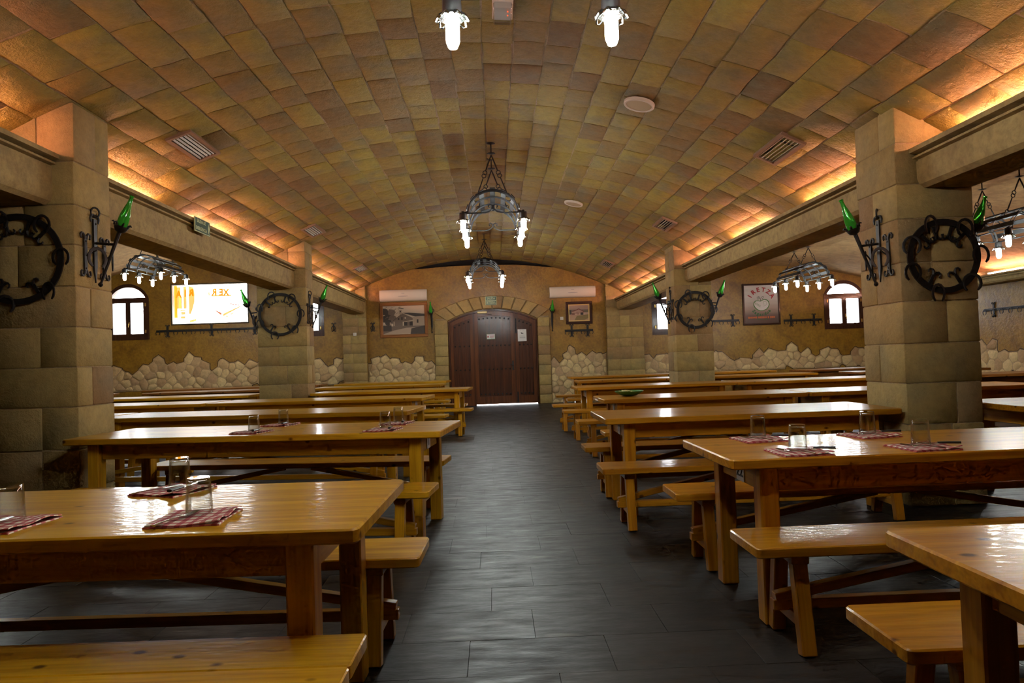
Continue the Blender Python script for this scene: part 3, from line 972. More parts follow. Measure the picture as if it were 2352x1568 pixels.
# ------------------------------------------------------------------ the wooden door
def build_door():
    t = thing('door_1', 'dark brown arched plank door with rows of iron studs', 'door', (0, YW, 0), kind='structure')
    h = (DX1 - DX0) / 2; cx = (DX0 + DX1) / 2; rise = DZT - DZS
    R = (h * h + rise * rise) / (2 * rise); cz = DZT - R
    top = lambda x: cz + math.sqrt(max(0, R * R - (x - cx) ** 2))
    fr = lambda u, v, w_: (u, 0.09 - w_, v)
    def strip(x0, x1, z0, off, n=5):
        xs = [x1 - (x1 - x0) * k / n for k in range(n + 1)]
        return [(x0, z0), (x1, z0)] + [(x, top(x) - off) for x in xs]
    fm = MB(2)
    n = 24
    xo = [DX1 - (DX1 - DX0) * k / n for k in range(n + 1)]
    xi = [(DX1 - .05) - (DX1 - DX0 - .10) * k / n for k in range(n + 1)]
    outl = [(DX0, 0.0)] + [(DX0 + .05, 0.0)] + [(x, top(x) - 0.05) for x in reversed(xi)] + [(DX1 - .05, 0.0), (DX1, 0.0)] + [(x, top(x)) for x in xo]
    fm.prism([outl], -0.02, 0.09, fr)
    put('door_frame', fm.mesh('door_frame', True, 30), 'door', t)
    LE = [(-1.205, -0.575, 4, 0.0), (-0.545, 0.545, 4, 0.028), (0.575, 1.135, 4, 0.028)]
    post = MB(2)
    post.prism([strip(DX0 + .01, -0.56, 0.0, 0.02, 8)], -0.035, -0.02, fr)
    post.prism([strip(-0.56, DX1 - .01, 0.03, 0.02, 8)], -0.035, -0.02, fr)
    for xx in (-0.56, 0.56):
        post.prism([[(xx - .02, 0 if xx < 0 else .03), (xx + .02, 0 if xx < 0 else .03), (xx + .02, top(xx) - .05), (xx - .02, top(xx) - .05)]], -0.01, 0.085, fr)
    put('door_post', post.mesh('door_post', False), 'door', t)
    for li, (x0, x1, npl, zb) in enumerate(LE):
        lf = MB(2)
        st = 0.10 if li == 1 else 0.085
        hole = [(x0 + st, 0.24), (x1 - st, 0.24)] + [(x, top(x) - 0.05 - 0.13) for x in [x1 - st - (x1 - x0 - 2 * st) * k / 5 for k in range(6)]]
        lf.prism([strip(x0, x1, zb, 0.055), hole], 0.0, 0.06, fr)
        lf.prism([strip(x0 + .02, x1 - .02, zb + .02, 0.07)], -0.012, -0.0005, fr)
        leaf = put('leaf', lf.mesh('leaf', True, 30), 'stile', t)
        wpl = (x1 - x0 - 2 * st) / npl
        for k in range(npl):
            pb = MB(2)
            a0, a1 = x0 + st + wpl * k + 0.004, x0 + st + wpl * (k + 1) - 0.004
            pb.prism([strip(a0, a1, 0.23, 0.175, 3)], 0.005, 0.036, fr)
            put('plank', pb.mesh('plank', True, 30), 'door', leaf)
        ns = 8 if li == 1 else 4
        sm = cached('stud', lambda: (lambda b: (b.lathe([(0.021, 0), (0.020, 0.010), (0.013, 0.019), (0.0, 0.022)], 8, axis=(0, -1, 0)), b)[1])(MB()).mesh('stud'))
        for zz in (0.30, 0.98, 1.63, None):
            for k in range(ns):
                xx = x0 + st + 0.04 + (x1 - x0 - 2 * st - 0.08) * k / (ns - 1)
                z = zz if zz else top(xx) - 0.24
                put('stud', sm, 'iron', leaf, (xx, 0.054, z))
        if li == 1:
            hd = MB()
            hd.box((0.49, 0.025, 1.07), (0.045, 0.012, 0.26), 0.004)
            hd.tube([(0.49, 0.02, 1.09), (0.49, -0.03, 1.09), (0.41, -0.035, 1.09)], 0.010, 6)
            put('handle', hd.mesh('handle'), 'iron', leaf)
        if li == 2:
            for z0, z1 in ((0.05, 0.34), (1.95, 2.35)):
                bo = MB()
                bo.box((0.60, 0.024, (z0 + z1) / 2), (0.04, 0.014, z1 - z0), 0.003)
                bo.tube([(0.60, 0.012, z0 + .03), (0.60, 0.012, z1 - .02)], 0.011, 6)
                put('bolt', bo.mesh('bolt'), 'iron', leaf)
    cl = MB()
    cl.box((-0.31, 0.0, 2.545), (0.27, 0.06, 0.06), 0.01)
    c = put('closer', cl.mesh('closer'), 'yellow', t)
    ar = MB()
    ar.bar((-0.30, -0.02, 2.51), (-0.16, -0.10, 2.48), 0.02, 0.008)
    ar.bar((-0.16, -0.10, 2.48), (-0.06, 0.0, 2.47), 0.02, 0.008)
    put('closer_arm', ar.mesh('closer_arm'), 'iron', c)
build_door()

def notice(label, x0, x1, z0, z1, items):
    t = thing('notice', label, 'notice', ((x0 + x1) / 2, YW + 0.02, (z0 + z1) / 2))
    W, H = x1 - x0, z1 - z0
    b = MB(); b.box((0, 0, 0), (W, 0.003, H))
    put('sheet', b.mesh('sheet', False), 'paper', t)
    for mat, rects in items.items():
        m = MB()
        for (a, b_, c, d) in rects:
            m.box(((a + b_) / 2 * W, -0.0025, (c + d) / 2 * H), ((b_ - a) * W, 0.001, (d - c) * H))
        put('print', m.mesh('print', False), mat, t)
notice('small white card with red print taped to the middle of the door', -0.21, 0.02, 1.80, 1.95,
       {'redprint': [(-.4, .4, .28, .36), (-.1, .42, .08, .15), (-.1, .42, -.08, -.01), (-.1, .35, -.22, -.16), (-.42, -.22, -.15, .1)], 'leafgreen': [(-.5, .5, .46, .5), (-.5, .5, -.5, -.46), (-.5, -.47, -.5, .5), (.47, .5, -.5, .5)], 'greyprint': [(0, .4, -.38, -.30)]})
notice('white printed sheet pinned to the narrow door leaf', 0.645, 0.885, 1.72, 2.05,
       {'blackprint': [(-.12, .14, .12, .2), (-.16, -.04, .2, .24)], 'greyprint': [(-.3, .3, -.02, 0), (-.3, .3, -.10, -.08), (-.3, .36, -.20, -.15), (-.3, .36, -.25, -.23), (-.2, -.1, .38, .40), (.1, .16, .38, .40)]})

# ------------------------------------------------------------------ signs
def exit_sign(label, cx, cz, lines, W, H, loc, rot, size, arrow=False):
    t = thing('exit_sign', label, 'sign', loc, rot)
    b = MB(); b.box((0, 0.006, 0), (W, 0.012, H), 0.002)
    put('plate', b.mesh('plate', False), 'signlight', t)
    n = len(lines)
    if arrow:
        g = MB(); g.box((0, -0.001, 0), (W * .92, 0.002, H * .88)); put('field', g.mesh('field', False), 'greenprint', t)
    for i, s_ in enumerate(lines):
        z = (H / 2) - H * (i + 0.5) / n
        if not arrow:
            g = MB(); g.box((0, -0.001, z), (W * .90, 0.002, H / n * .80)); put('field', g.mesh('field', False), 'greenprint', t)
        put_text('lettering', s_, size, 'signlight', Matrix.Translation((-(0.10 * W) if arrow else 0, -0.004, z)) @ Matrix.Rotation(PI / 2, 4, 'X') @ Matrix.Diagonal((0.72 if not arrow else 0.9, 1, 1, 1)), t, 0.002, 1.0)
    if arrow:
        a = MB(); a.prism([[(W * .36, -H * .40), (W * .45, 0), (W * .36, H * .40), (W * .33, 0)]], 0.003, 0.005, lambda u, v, w_: (u, -w_, v))
        put('arrow', a.mesh('arrow', False), 'signlight', t)
exit_sign('green SALIDA IRTEERA exit sign over the wooden door', 0, 0, ['SALIDA', 'IRTEERA'], 0.31, 0.245, (-0.06, YW - 0.095, 2.85), (0, 0, 0), 0.095)
exit_sign('green emergency exit sign with arrow hanging on the beam', 0, 0, ['SALIDA DE', 'EMERGENCIA'], 0.42, 0.17, (-3.385, 8.08, 2.93), (0, 0, PI / 2), 0.055, True)

# ------------------------------------------------------------------ pictures
def framed(name, label, cat, x0, x1, z0, z1, fw, mat, layers, slip=None):
    t = thing(name, label, cat, ((x0 + x1) / 2, YW - 0.002, (z0 + z1) / 2))
    W, H = (x1 - x0) / 2, (z1 - z0) / 2
    b = MB()
    for (p, q, L, up) in (((-W, 0, H - fw / 2), (W, 0, H - fw / 2), 0, 0), ((-W, 0, -H + fw / 2), (W, 0, -H + fw / 2), 0, 0)):
        b.bar((p[0], -0.02, p[2]), (q[0], -0.02, q[2]), 0.04, fw, 0.008)
    for x in (-W + fw / 2, W - fw / 2):
        b.bar((x, -0.02, -H + fw), (x, -0.02, H - fw), 0.04, fw, 0.008, (1, 0, 0))
    put('frame', b.mesh('frame', True, 30), mat, t)
    w2, h2 = W - fw, H - fw
    if slip:
        s_ = MB(); s_.prism([[(-w2, -h2), (w2, -h2), (w2, h2), (-w2, h2)], [(-w2 + .03, -h2 + .03), (w2 - .03, -h2 + .03), (w2 - .03, h2 - .03), (-w2 + .03, h2 - .03)]], 0.0, 0.022, lambda u, v, w_: (u, -w_, v))
        put('slip', s_.mesh('slip', False), slip, t)
    pm = MB()
    mats = []
    for i, (poly, color) in enumerate(layers):
        key = 'paint_%.3f_%.3f_%.3f' % color
        if key not in MT: MT[key] = simple(key, color, 0.55)
        if key not in mats: mats.append(key)
        pm.mi = mats.index(key)
        pm.flat([(x * w2, z * h2) for x, z in poly], 0.008 + 0.0004 * i, lambda u, v, w_: (u, -w_, v))
    me = pm.mesh('picture', False, recalc=False)
    put('picture', me, mats, t)
    return t, w2, h2

R4 = lambda a, b_, c, d: [(a, c), (b_, c), (b_, d), (a, d)]
rr = random.Random(4)
def blob(cx, cz, rx, rz, n=9):
    return [(cx + rx * math.cos(2 * PI * k / n) * rr.uniform(.75, 1.1), cz + rz * math.sin(2 * PI * k / n) * rr.uniform(.75, 1.1)) for k in range(n)]
cream, sep, dk, dk2, md = (0.52, 0.40, 0.29), (0.36, 0.265, 0.19), (0.045, 0.032, 0.026), (0.02, 0.015, 0.013), (0.15, 0.105, 0.078)
layers = [(R4(-1, 1, -1, 1), cream)]
layers += [(R4(-1, 1, -1, -.42), md)]
layers += [([(-1, -.95), (-.5, -.72), (.1, -.55), (.55, -.52), (.35, -1), (-1, -1)], sep)]
layers += [([(.30, -1), (.35, -.60), (1, -.42), (1, -1)], dk)]
for c in ((-.72, .35), (-.9, .1), (-.55, .15), (-.75, -.15), (-.6, .55), (-.9, .6), (-.45, -.05)):
    layers.append((blob(c[0], c[1], .20, .26), md if rr.random() < .5 else dk))
for k in range(16):
    x, z = rr.uniform(-1, -.25), rr.uniform(-.1, .85)
    layers.append(([(x, z), (x + .16, z + .14), (x + .15, z + .16)], dk if k % 2 else sep))
layers += [([(-.52, -.42), (-.52, -.05), (-.08, .48), (.45, .12), (.45, -.42)], md), ([(-.55, -.1), (-.08, .46), (-.04, .52), (-.5, 0)], dk),
           (R4(.42, .98, -.42, .2), sep), ([(-.06, .50), (.25, .50), (1, .40), (1, .24), (.55, .22)], dk), (R4(-.24, -.08, .40, .72), sep), ([(-.30, .70), (-.18, .88), (.02, .80), (-.02, .76), (-.18, .82)], dk2), (R4(-.19, -.13, .55, .65), dk),
           ([(-.04, -.12), (.46, -.02), (.46, -.06), (-.02, -.17)], cream), (R4(.0, .42, -.40, -.14), dk2), (R4(.16, .27, -.42, -.1), md), (R4(.62, .70, -.22, .02), dk), (R4(-.28, -.22, .02, .14), dk2), (R4(-.12, -.06, .0, .2), dk2), (R4(.04, .10, .08, .2), cream), (R4(-.5, -.44, -.40, -.1), sep), (R4(-.68, -.62, -.40, -.15), sep), (R4(-.06, .0, -.4, -.12), cream)]
layers += [(R4(-1, -.6, -.75, -.35), dk)]
framed('farmhouse_picture', 'monochrome farmhouse picture in a wide light brown frame', 'picture', -3.10, -1.80, 1.93, 2.88, 0.085, 'framewood', layers)
pk, rf, gr = (0.50, 0.31, 0.23), (0.20, 0.055, 0.045), (0.13, 0.13, 0.08)
l2 = [(R4(-1, 1, -1, 1), (0.42, 0.28, 0.22)), (R4(-1, 1, .2, .38), (0.22, 0.15, 0.13)), (R4(.3, 1, .08, .22), gr), (blob(-.85, .1, .22, .3), (0.05, 0.05, 0.04)), (R4(-1, 1, -1, -.2), (0.40, 0.24, 0.15)),
      ([(-.5, -1), (-.2, -.35), (1, -.2), (1, -.6), (.2, -1)], (0.19, 0.13, 0.045)), ([(-.7, -.25), (-.7, .15), (0, .42), (.42, .1), (.42, -.28)], pk), ([(-.75, .12), (.0, .50), (.55, .12), (.45, .10), (0, .40), (-.4, .2), (-.7, .1)], rf),
      ([(-.35, -.02), (.2, .12), (.5, .06), (.5, -.02), (.1, .06), (-.3, -.08)], rf), (R4(.15, .42, -.26, 0), (0.03, 0.025, 0.03)), (R4(-.72, -.4, -.25, .0), (0.22, 0.10, 0.07)), (R4(-.15, 0, -.2, -.05), (0.28, 0.14, 0.10)), ([(.42, -.25), (.42, .05), (.8, -.2)], pk)]
framed('landscape_painting', 'small colour painting of a red-roofed farmhouse in a dark frame', 'painting', 1.98, 2.71, 2.14, 2.76, 0.075, 'darkframe', l2, 'gilt')

def poster():
    # metallic print that runs from silver to brown
    m, nt, b = new_mat('poster_print')
    s = nd(nt, 'SeparateXYZ', {0: nd(nt, 'TexCoord').outputs['Generated']})
    col = ramp(nt, s.outputs[2], [(0.0, (0.075, 0.048, 0.042)), (0.2, (0.12, 0.08, 0.068)), (0.42, (0.40, 0.31, 0.26)), (0.65, (0.60, 0.55, 0.52)), (1.0, (0.66, 0.62, 0.60))])
    wv = nd(nt, 'TexWave', {'Scale': 9.0}, bands_direction='Z')
    col = mix(nt, 0.15, col, wv.outputs[0], 'MULTIPLY')
    nt.links.new(col, b.inputs['Base Color']); b.inputs['Roughness'].default_value = 0.35
    MT['poster'] = m
    t, W, H = framed('apple_poster', 'framed cider poster with green apple and red IRETZA lettering', 'poster', 6.89, 7.93, 1.95, 3.10, 0.05, 'darkframe', [(R4(-1, 1, -1, 1), (0.3, 0.25, 0.22))])
    p = MB(); p.box((0, -0.012, 0), (2 * W, 0.004, 2 * H)); put('print', p.mesh('print', False), 'poster', t)
    y = -0.017
    def letters(word, cx, cz, R, a0, a1, size, mat, flip=False, bold=0.006):
        n = len(word)
        for i, ch in enumerate(word):
            a = a0 + (a1 - a0) * i / (n - 1)
            M = Matrix.Translation((cx + R * math.sin(a), y, cz + R * math.cos(a))) @ Matrix.Rotation(a + (PI if flip else 0), 4, 'Y') @ Matrix.Rotation(PI / 2, 4, 'X')
            put_text('letter', ch, size, mat, M, t, bold)
    letters('IRETZA', 0.0, 0.045, 0.355, -1.05, 1.05, 0.165, 'redprint')
    letters('Sagardoa', 0.0, -0.0, 0.285, PI + 0.86, PI - 0.86, 0.115, 'darkgreen', True, 0.005)
    def stroke(name, pts, r_, mat):
        s_ = MB(); s_.tube([(px, y, pz) for px, pz in pts], r_, 6, flat=0.12, up=(0, 1, 0)); put(name, s_.mesh(name), mat, t)
    apple = [(-.02, .08), (-.08, .10), (-.15, .095), (-.20, .05), (-.21, -.02), (-.175, -.09), (-.11, -.15), (-.04, -.18), (.02, -.18), (.07, -.17), (.14, -.14), (.20, -.08), (.225, -.01), (.21, .06), (.165, .11), (.10, .13), (.04, .115), (-.02, .08)]
    f = MB(); f.prism([apple[:-1]], 0.0135, 0.0150, lambda u, v, w_: (u, -w_, v)); put('apple_fill', f.mesh('apple_fill', False), 'paper', t)
    stroke('apple_outline', apple, [0.009 + 0.005 * abs(math.sin(k * 0.37)) for k in range(len(apple))], 'leafgreen')
    stroke('stem', [(-.02, .09), (-.015, .14), (-.03, .19), (-.06, .22), (-.12, .19), (-.08, .19), (-.035, .16)], 0.006, 'blackprint')
    stroke('leaf_curl', [(.02, .14), (.06, .17), (.075, .21), (.04, .215), (.01, .175), (.03, .17)], 0.006, 'blackprint')
    stroke('leaf_eye', [(-.12, .15), (-.08, .165), (-.05, .15), (-.08, .135), (-.11, .14)], 0.005, 'darkgreen')
    stroke('cheek', [(.06, .07), (.13, .07), (.16, .03), (.13, -.03), (.06, -.06), (.08, -.01), (.07, .06)], 0.003, 'leafgreen')
    for k in range(7):
        stroke('hatch', [(-.16 + k * .022, .06 - k * .014), (-.17 + k * .022, -.0 - k * .014)], 0.004, 'leafgreen')
    g = MB()
    r = random.Random(2)
    x = -.38
    while x < .36:
        wd = r.uniform(.02, .05); g.box((x + wd / 2, y, -.365), (wd, .001, r.uniform(.04, .055))); x += wd + r.choice((.006, .006, .03))
    put('caption', g.mesh('caption', False), 'orangeprint', t)
    g = MB(); g.box((-.06, y, -.42), (.16, .001, .012)); g.box((.12, y, -.42), (.14, .001, .012)); put('caption', g.mesh('caption', False), 'darkgreen', t)
poster()

# ------------------------------------------------------------------ wall units
def air_conditioner(x0, x1, z0, z1, label):
    t = thing('air_conditioner', label, 'air conditioner', ((x0 + x1) / 2, YW - 0.002, z0))
    W, H = (x1 - x0) / 2, z1 - z0
    prof = [(0, 0.0), (-0.10, 0.0), (-0.155, 0.035), (-0.185, 0.10), (-0.19, H * .72), (-0.17, H - .03), (-0.14, H - .005), (0, H - .005)]
    b = MB(); b.prism([prof], -W, W, lambda u, v, w_: (w_, u, v)); put('body', b.mesh('body', True, 35), 'white', t)
    g = MB()
    for k in range(7): g.box((0, -0.03 - k * 0.016, H - 0.001), (2 * W - 0.12, 0.008, 0.006))
    put('intake_grille', g.mesh('intake_grille', False), 'vent', t)
    l = MB(); l.box((0, -0.125, 0.022), (2 * W - 0.14, 0.006, 0.045), 0, Matrix.Rotation(0.95, 3, 'X')); put('louver', l.mesh('louver', False), 'paper', t)
    s_ = MB(); s_.prism([arc(0, H * .42, 0.14, 0, 2 * PI, 20)[:-1]], 0, 0.004, lambda u, v, w_: (u, -0.1885 - w_, H * .42 + (v - H * .42) * 0.06)); put('display_slot', s_.mesh('display_slot', False), 'greyprint', t)
    n = MB(); n.box((0, -0.189, H * .68), (0.08, 0.003, 0.014)); put('badge', n.mesh('badge', False), 'greyprint', t)
air_conditioner(-3.07, -1.80, 2.91, 3.22, 'white air conditioner above the monochrome farmhouse picture')
air_conditioner(1.55, 2.80, 2.87, 3.17, 'white air conditioner above the small dark-framed painting')

def wall_plate(label, x, z, y=YW - 0.002):
    t = thing('wall_switch', label, 'switch', (x, y, z))
    b = MB(); b.box((0, -0.006, 0), (0.085, 0.012, 0.085), 0.004); put('plate', b.mesh('plate'), 'paper', t)
    k = MB(); k.box((0, -0.014, 0), (0.05, 0.006, 0.055), 0.002); put('rocker', k.mesh('rocker'), 'white', t)
wall_plate('white light switch beside the small dark-framed painting', 1.87, 2.31)
wall_plate('small pale switch on the stone pilaster by the farmhouse picture', -3.76, 2.05, YW - 0.172)

# ------------------------------------------------------------------ things on the vault
def vault_matrix(x, y):
    a = math.asin((x - VC[0]) / VR)
    z = VC[1] + (VR - 0.02) * math.cos(a)
    n = Vector((-math.sin(a), 0, -math.cos(a)))        # into the room
    ex = Vector((math.cos(a), 0, -math.sin(a)))
    ey = n.cross(ex)
    M = Matrix((ex, ey, n)).transposed().to_4x4()
    M.translation = Vector((VC[0] + (VR - 0.02) * math.sin(a), y, z))
    return M
def vent(x, y, L, W, label):
    t = thing('air_vent', label, 'vent', group='vents on the vault'); t.matrix_world = vault_matrix(x, y)
    f = MB(); f.prism([[(-W, -L), (W, -L), (W, L), (-W, L)], [(-W + .035, -L + .035), (W - .035, -L + .035), (W - .035, L - .035), (-W + .035, L - .035)]], -0.02, 0.022, lambda u, v, w_: (u, v, w_))
    put('frame', f.mesh('frame', False), 'vent', t)
    b = MB(); b.box((0, 0, -0.01), (2 * W - .06, 2 * L - .06, 0.004)); put('backing', b.mesh('backing', False), 'black', t)
    n = 5
    def sl():
        s_ = MB(); s_.box((0, 0, 0), (0.022, 2 * L - .074, 0.003), 0, Matrix.Rotation(0.6, 3, 'Y')); return s_.mesh('slat', False)
    me = cached(('slat', L), sl)
    for k in range(n):
        put('slat', me, 'slat', t, (-W + .055 + (2 * W - .11) * k / (n - 1), 0, 0.008))
vent(-3.0, 6.98, 0.36, 0.13, 'grey slatted ceiling vent nearest the camera, above the emergency exit sign beam')
vent(2.93, 6.75, 0.36, 0.13, 'grey slatted ceiling vent nearest the camera, apple poster side')
vent(-3.0, 11.56, 0.34, 0.13, 'second slatted vent along the vault, farmhouse picture side')
vent(2.80, 10.85, 0.34, 0.13, 'second slatted vent along the vault, apple poster side')
vent(-3.1, 16.1, 0.34, 0.13, 'farthest slatted vent, above the farmhouse picture')
vent(2.68, 15.75, 0.34, 0.13, 'farthest slatted vent, above the small dark-framed painting')
def speaker(x, y, label, M=None):
    t = thing('ceiling_speaker', label, 'speaker', group='round ceiling speakers'); t.matrix_world = (M or vault_matrix(x, y)) @ Matrix.Translation((0, 0, 0.012))
    b = MB(); b.lathe([(0.155, -.01), (0.155, 0.014), (0.148, 0.022), (0.132, 0.022), (0.128, 0.012)], 28, cap=False); put('rim', b.mesh('rim'), 'white', t)
    g = MB(); g.lathe([(0.130, 0.0), (0.128, 0.014), (0.0, 0.018)], 28); put('grille', g.mesh('grille'), 'cream', t)
speaker(1.53, 6.72, 'round cream speaker set in the vault, the nearer one')
speaker(1.39, 11.2, 'round cream speaker set in the vault, the farther one')
def emergency_light():
    t = thing('emergency_light', 'small clear emergency light box on the vault between two bulbs', 'emergency light'); t.matrix_world = vault_matrix(0.15, 5.2)
    b = MB(); b.box((0, 0, 0.02), (0.16, 0.30, 0.04), 0.01); put('base', b.mesh('base'), 'white', t)
    c = MB(); c.box((0, 0, 0.060), (0.145, 0.285, 0.045), 0.012); put('cover', c.mesh('cover'), 'glass', t)
    for k in (-1, 1):
        l = MB(); l.lathe([(0.006, 0), (0.006, 0.006), (0, 0.008)], 8, (0.04, -0.02 + k * 0.03, 0.045)); put('indicator', l.mesh('indicator'), 'redled', t)
emergency_light()
def ceiling_box():
    t = thing('projector', 'small box hanging from the plastered ceiling behind the chandelier by the panel', 'projector', (-7.15, 15.6, 4.26))
    b = MB(); b.box((0, 0, -0.03), (0.30, 0.22, 0.06), 0.01); put('body', b.mesh('body'), 'vent', t)
    p = MB(); p.tube([(0.02, 0, -0.06), (0.02, 0, -0.24)], 0.012, 6); p.box((0.04, 0, -0.26), (0.10, 0.08, 0.06), 0.01); put('drop_arm', p.mesh('drop_arm'), 'vent', t)
ceiling_box()

# ------------------------------------------------------------------ ironwork
def curl(c, r, a0, a1, n=8, plane='yz', x=0.0):
    return [(c[0] + r * math.cos(a0 + (a1 - a0) * k / n), c[1] + r * math.sin(a0 + (a1 - a0) * k / n)) for k in range(n + 1)]

def me_horseshoe():
    b = MB()
    pts = []
    for k in range(13):
        a = -0.30 * PI + PI * 1.6 * k / 12
        pts.append((0, 0.052 * math.cos(a), 0.062 * math.sin(a)))
    b.tube(pts, [0.010 if 0 < k < 12 else 0.007 for k in range(13)], 6, flat=0.6, up=(1, 0, 0))
    return b.mesh('horseshoe')
def me_scroll_plate(h=0.28, wd=0.034, cr=0.028):
    b = MB()
    b.box((0, 0, 0), (0.010, wd, h), 0.002)
    for s_ in (-1, 1):
        for e in (-1, 1):
            b.tube([(0.002, s_ * (0.010 + p[0]), e * (h / 2 - 0.005 + p[1])) for p in
                    [(0.0, -0.02), (0.006, 0.006), (0.020, 0.022), (0.034, 0.022), (0.044, 0.010), (0.043, -0.008), (0.034, -0.014)]], [0.009, .009, .009, .008, .008, .007, .008], 6)
    b.lathe([(0.008, 0), (0.006, 0.006), (0, 0.008)], 8, (0.004, 0, h * .36), (1, 0, 0))
    b.lathe([(0.008, 0), (0.006, 0.006), (0, 0.008)], 8, (0.004, 0, -h * .36), (1, 0, 0))
    return b.mesh('scroll_plate')
def me_back_plate():
    b = MB()
    b.prism([[(-.022, -.20), (0, -.33), (.022, -.20), (.024, .20), (-.024, .20)]], 0.0, 0.012, lambda u, v, w_: (w_, u, v))
    for s_ in (-1, 1):
        b.tube([(0.006, s_ * p[0], 0.20 + p[1]) for p in [(0.0, .02), (.02, .035), (.045, .03), (.058, .005), (.052, -.03)]], [.011, .010, .009, .009, .006], 6)
    b.tube([(0.01 + 0.02 * math.cos(2 * PI * k / 12), 0.028 * math.cos(2 * PI * k / 12), 0.255 + 0.042 * math.sin(2 * PI * k / 12)) for k in range(12)], 0.008, 6, True)
    b.lathe([(0.010, 0), (0.006, 0.006), (0, 0.008)], 8, (0.012, 0, 0.16), (1, 0, 0))
    return b.mesh('back_plate')
ROD0, ROD1 = Vector((0.045, 0, -0.345)), Vector((0.205, 0, 0.085))
RD = (ROD1 - ROD0).normalized()
def me_torch():
    b = MB()
    b.tube([ROD0, ROD0.lerp(ROD1, .5), ROD1], [0.010, 0.013, 0.017], 7)
    b.lathe([(0, -.022), (.014, -.014), (.020, 0), (.014, .014), (0, .022)], 8, ROD0)
    b.tube([(0.01, 0, 0.0), (0.165, 0, -0.015)], 0.011, 6)
    return b.mesh('torch_rod')
def me_cup():
    b = MB()
    b.lathe([(0.018, 0), (0.038, 0.010), (0.052, 0.035), (0.056, 0.055), (0.050, 0.055), (0.036, 0.018)], 14, ROD1, RD, cap=False)
    M = Vector((0, 0, 1)).rotation_difference(RD).to_matrix()
    for k in range(7):
        a = 2 * PI * k / 7
        d = Vector((math.cos(a), math.sin(a), 0))
        pts = [d * .052 + Vector((0, 0, .05)), d * .058 + Vector((0, 0, .072)), d * .068 + Vector((0, 0, .080)), d * .078 + Vector((0, 0, .072))]
        b.tube([ROD1 + M @ p for p in pts], [.010, .008, .007, .005], 5)
    return b.mesh('cup')
def me_bottle():
    b = MB()
    b.lathe([(0.0, 0.004), (0.036, 0.0), (0.042, 0.008), (0.043, 0.10), (0.040, 0.13), (0.028, 0.19), (0.018, 0.235), (0.0145, 0.275), (0.0145, 0.285), (0.018, 0.287), (0.018, 0.300), (0.014, 0.302), (0.010, 0.300)], 18, cap=False)
    return b.mesh('bottle')
def sconce(loc, rz, label, blabel, sc_=1.0, plain=False):
    t = thing('iron_sconce', label, 'sconce', loc, (0, 0, rz), 'bottle sconces'); t.scale = (sc_,) * 3
    put('back_plate', cached('back_plate', me_back_plate), 'iron', t)
    tr = put('torch_rod', cached('torch_rod', me_torch), 'iron', t)
    put('cup', cached('cup', me_cup), 'iron', t)
    for s_ in (() if plain else (-1, 1)):
        put('scroll_plate', cached('scroll_plate', me_scroll_plate), 'iron', t, (0.006, s_ * 0.135, -0.115)).scale = (1.0, 1.2, 1.1)
        put('horseshoe', cached('horseshoe', me_horseshoe), 'iron', t, (0.075, s_ * 0.11 + 0.02, -0.14), (0, 0, s_ * 0.5)).scale = (1.35,) * 3
        p = MB(); p.tube([(0.0, s_ * 0.135, -0.13), (0.07, s_ * 0.11 + 0.02, -0.075)], 0.006, 5)
        put('pin', p.mesh('pin'), 'iron', t)
    q = Vector((0, 0, 1)).rotation_difference(RD).to_euler()
    bt = tag(put('green_bottle', cached('bottle', me_bottle), 'greenglass'), blabel, 'bottle', 'green bottles in iron sconces')
    bt.matrix_world = Matrix.Translation(loc) @ Matrix.Rotation(rz, 4, 'Z') @ Matrix.Scale(sc_, 4) @ Matrix.Translation(ROD1 + RD * 0.022) @ q.to_matrix().to_4x4()
sconce((-3.292, 5.73, 2.33), 0, 'black iron torch sconce on the near column by the bright panel', 'green bottle leaning out from the near column by the bright panel')
sconce((3.192, 5.52, 2.10), PI, 'black iron torch sconce on the near column, facing the central aisle, above table 22', 'green bottle leaning toward the aisle from the column behind table 22', 0.96)
sconce((3.818, 5.55, 2.10), 0, 'iron sconce on the hidden far side of the column behind table 22', 'green bottle peeping past the iron wheel in front of the hanging lamp', 0.96)
sconce((-4.13, 12.2, 2.23), PI, 'iron sconce on the farther column in front of the bright panel', 'green bottle seen against the bright panel', 1.05)
sconce((-3.262, 12.2, 2.28), 0, 'iron sconce on the farther column in front of a half hidden window, farmhouse side', 'green bottle beside the half hidden window, farmhouse picture side', 1.0)
sconce((3.172, 12.1, 2.14), PI, 'iron sconce on the farther column before the half hidden window, apple poster side', 'green bottle beside the half hidden window, apple poster side', 1.0)
sconce((3.838, 12.1, 2.14), 0, 'iron sconce on the farther column toward the apple poster', 'green bottle on the farther column toward the apple poster', 1.0)
sconce((-1.69, YW - 0.008, 2.42), -PI / 2, 'iron sconce on the end wall between farmhouse picture and door', 'green bottle on the end wall between farmhouse picture and door', 1.1, True)
sconce((1.60, YW - 0.008, 2.36), -PI / 2, 'iron sconce on the end wall between door and small painting', 'green bottle on the end wall between door and small painting', 1.1, True)

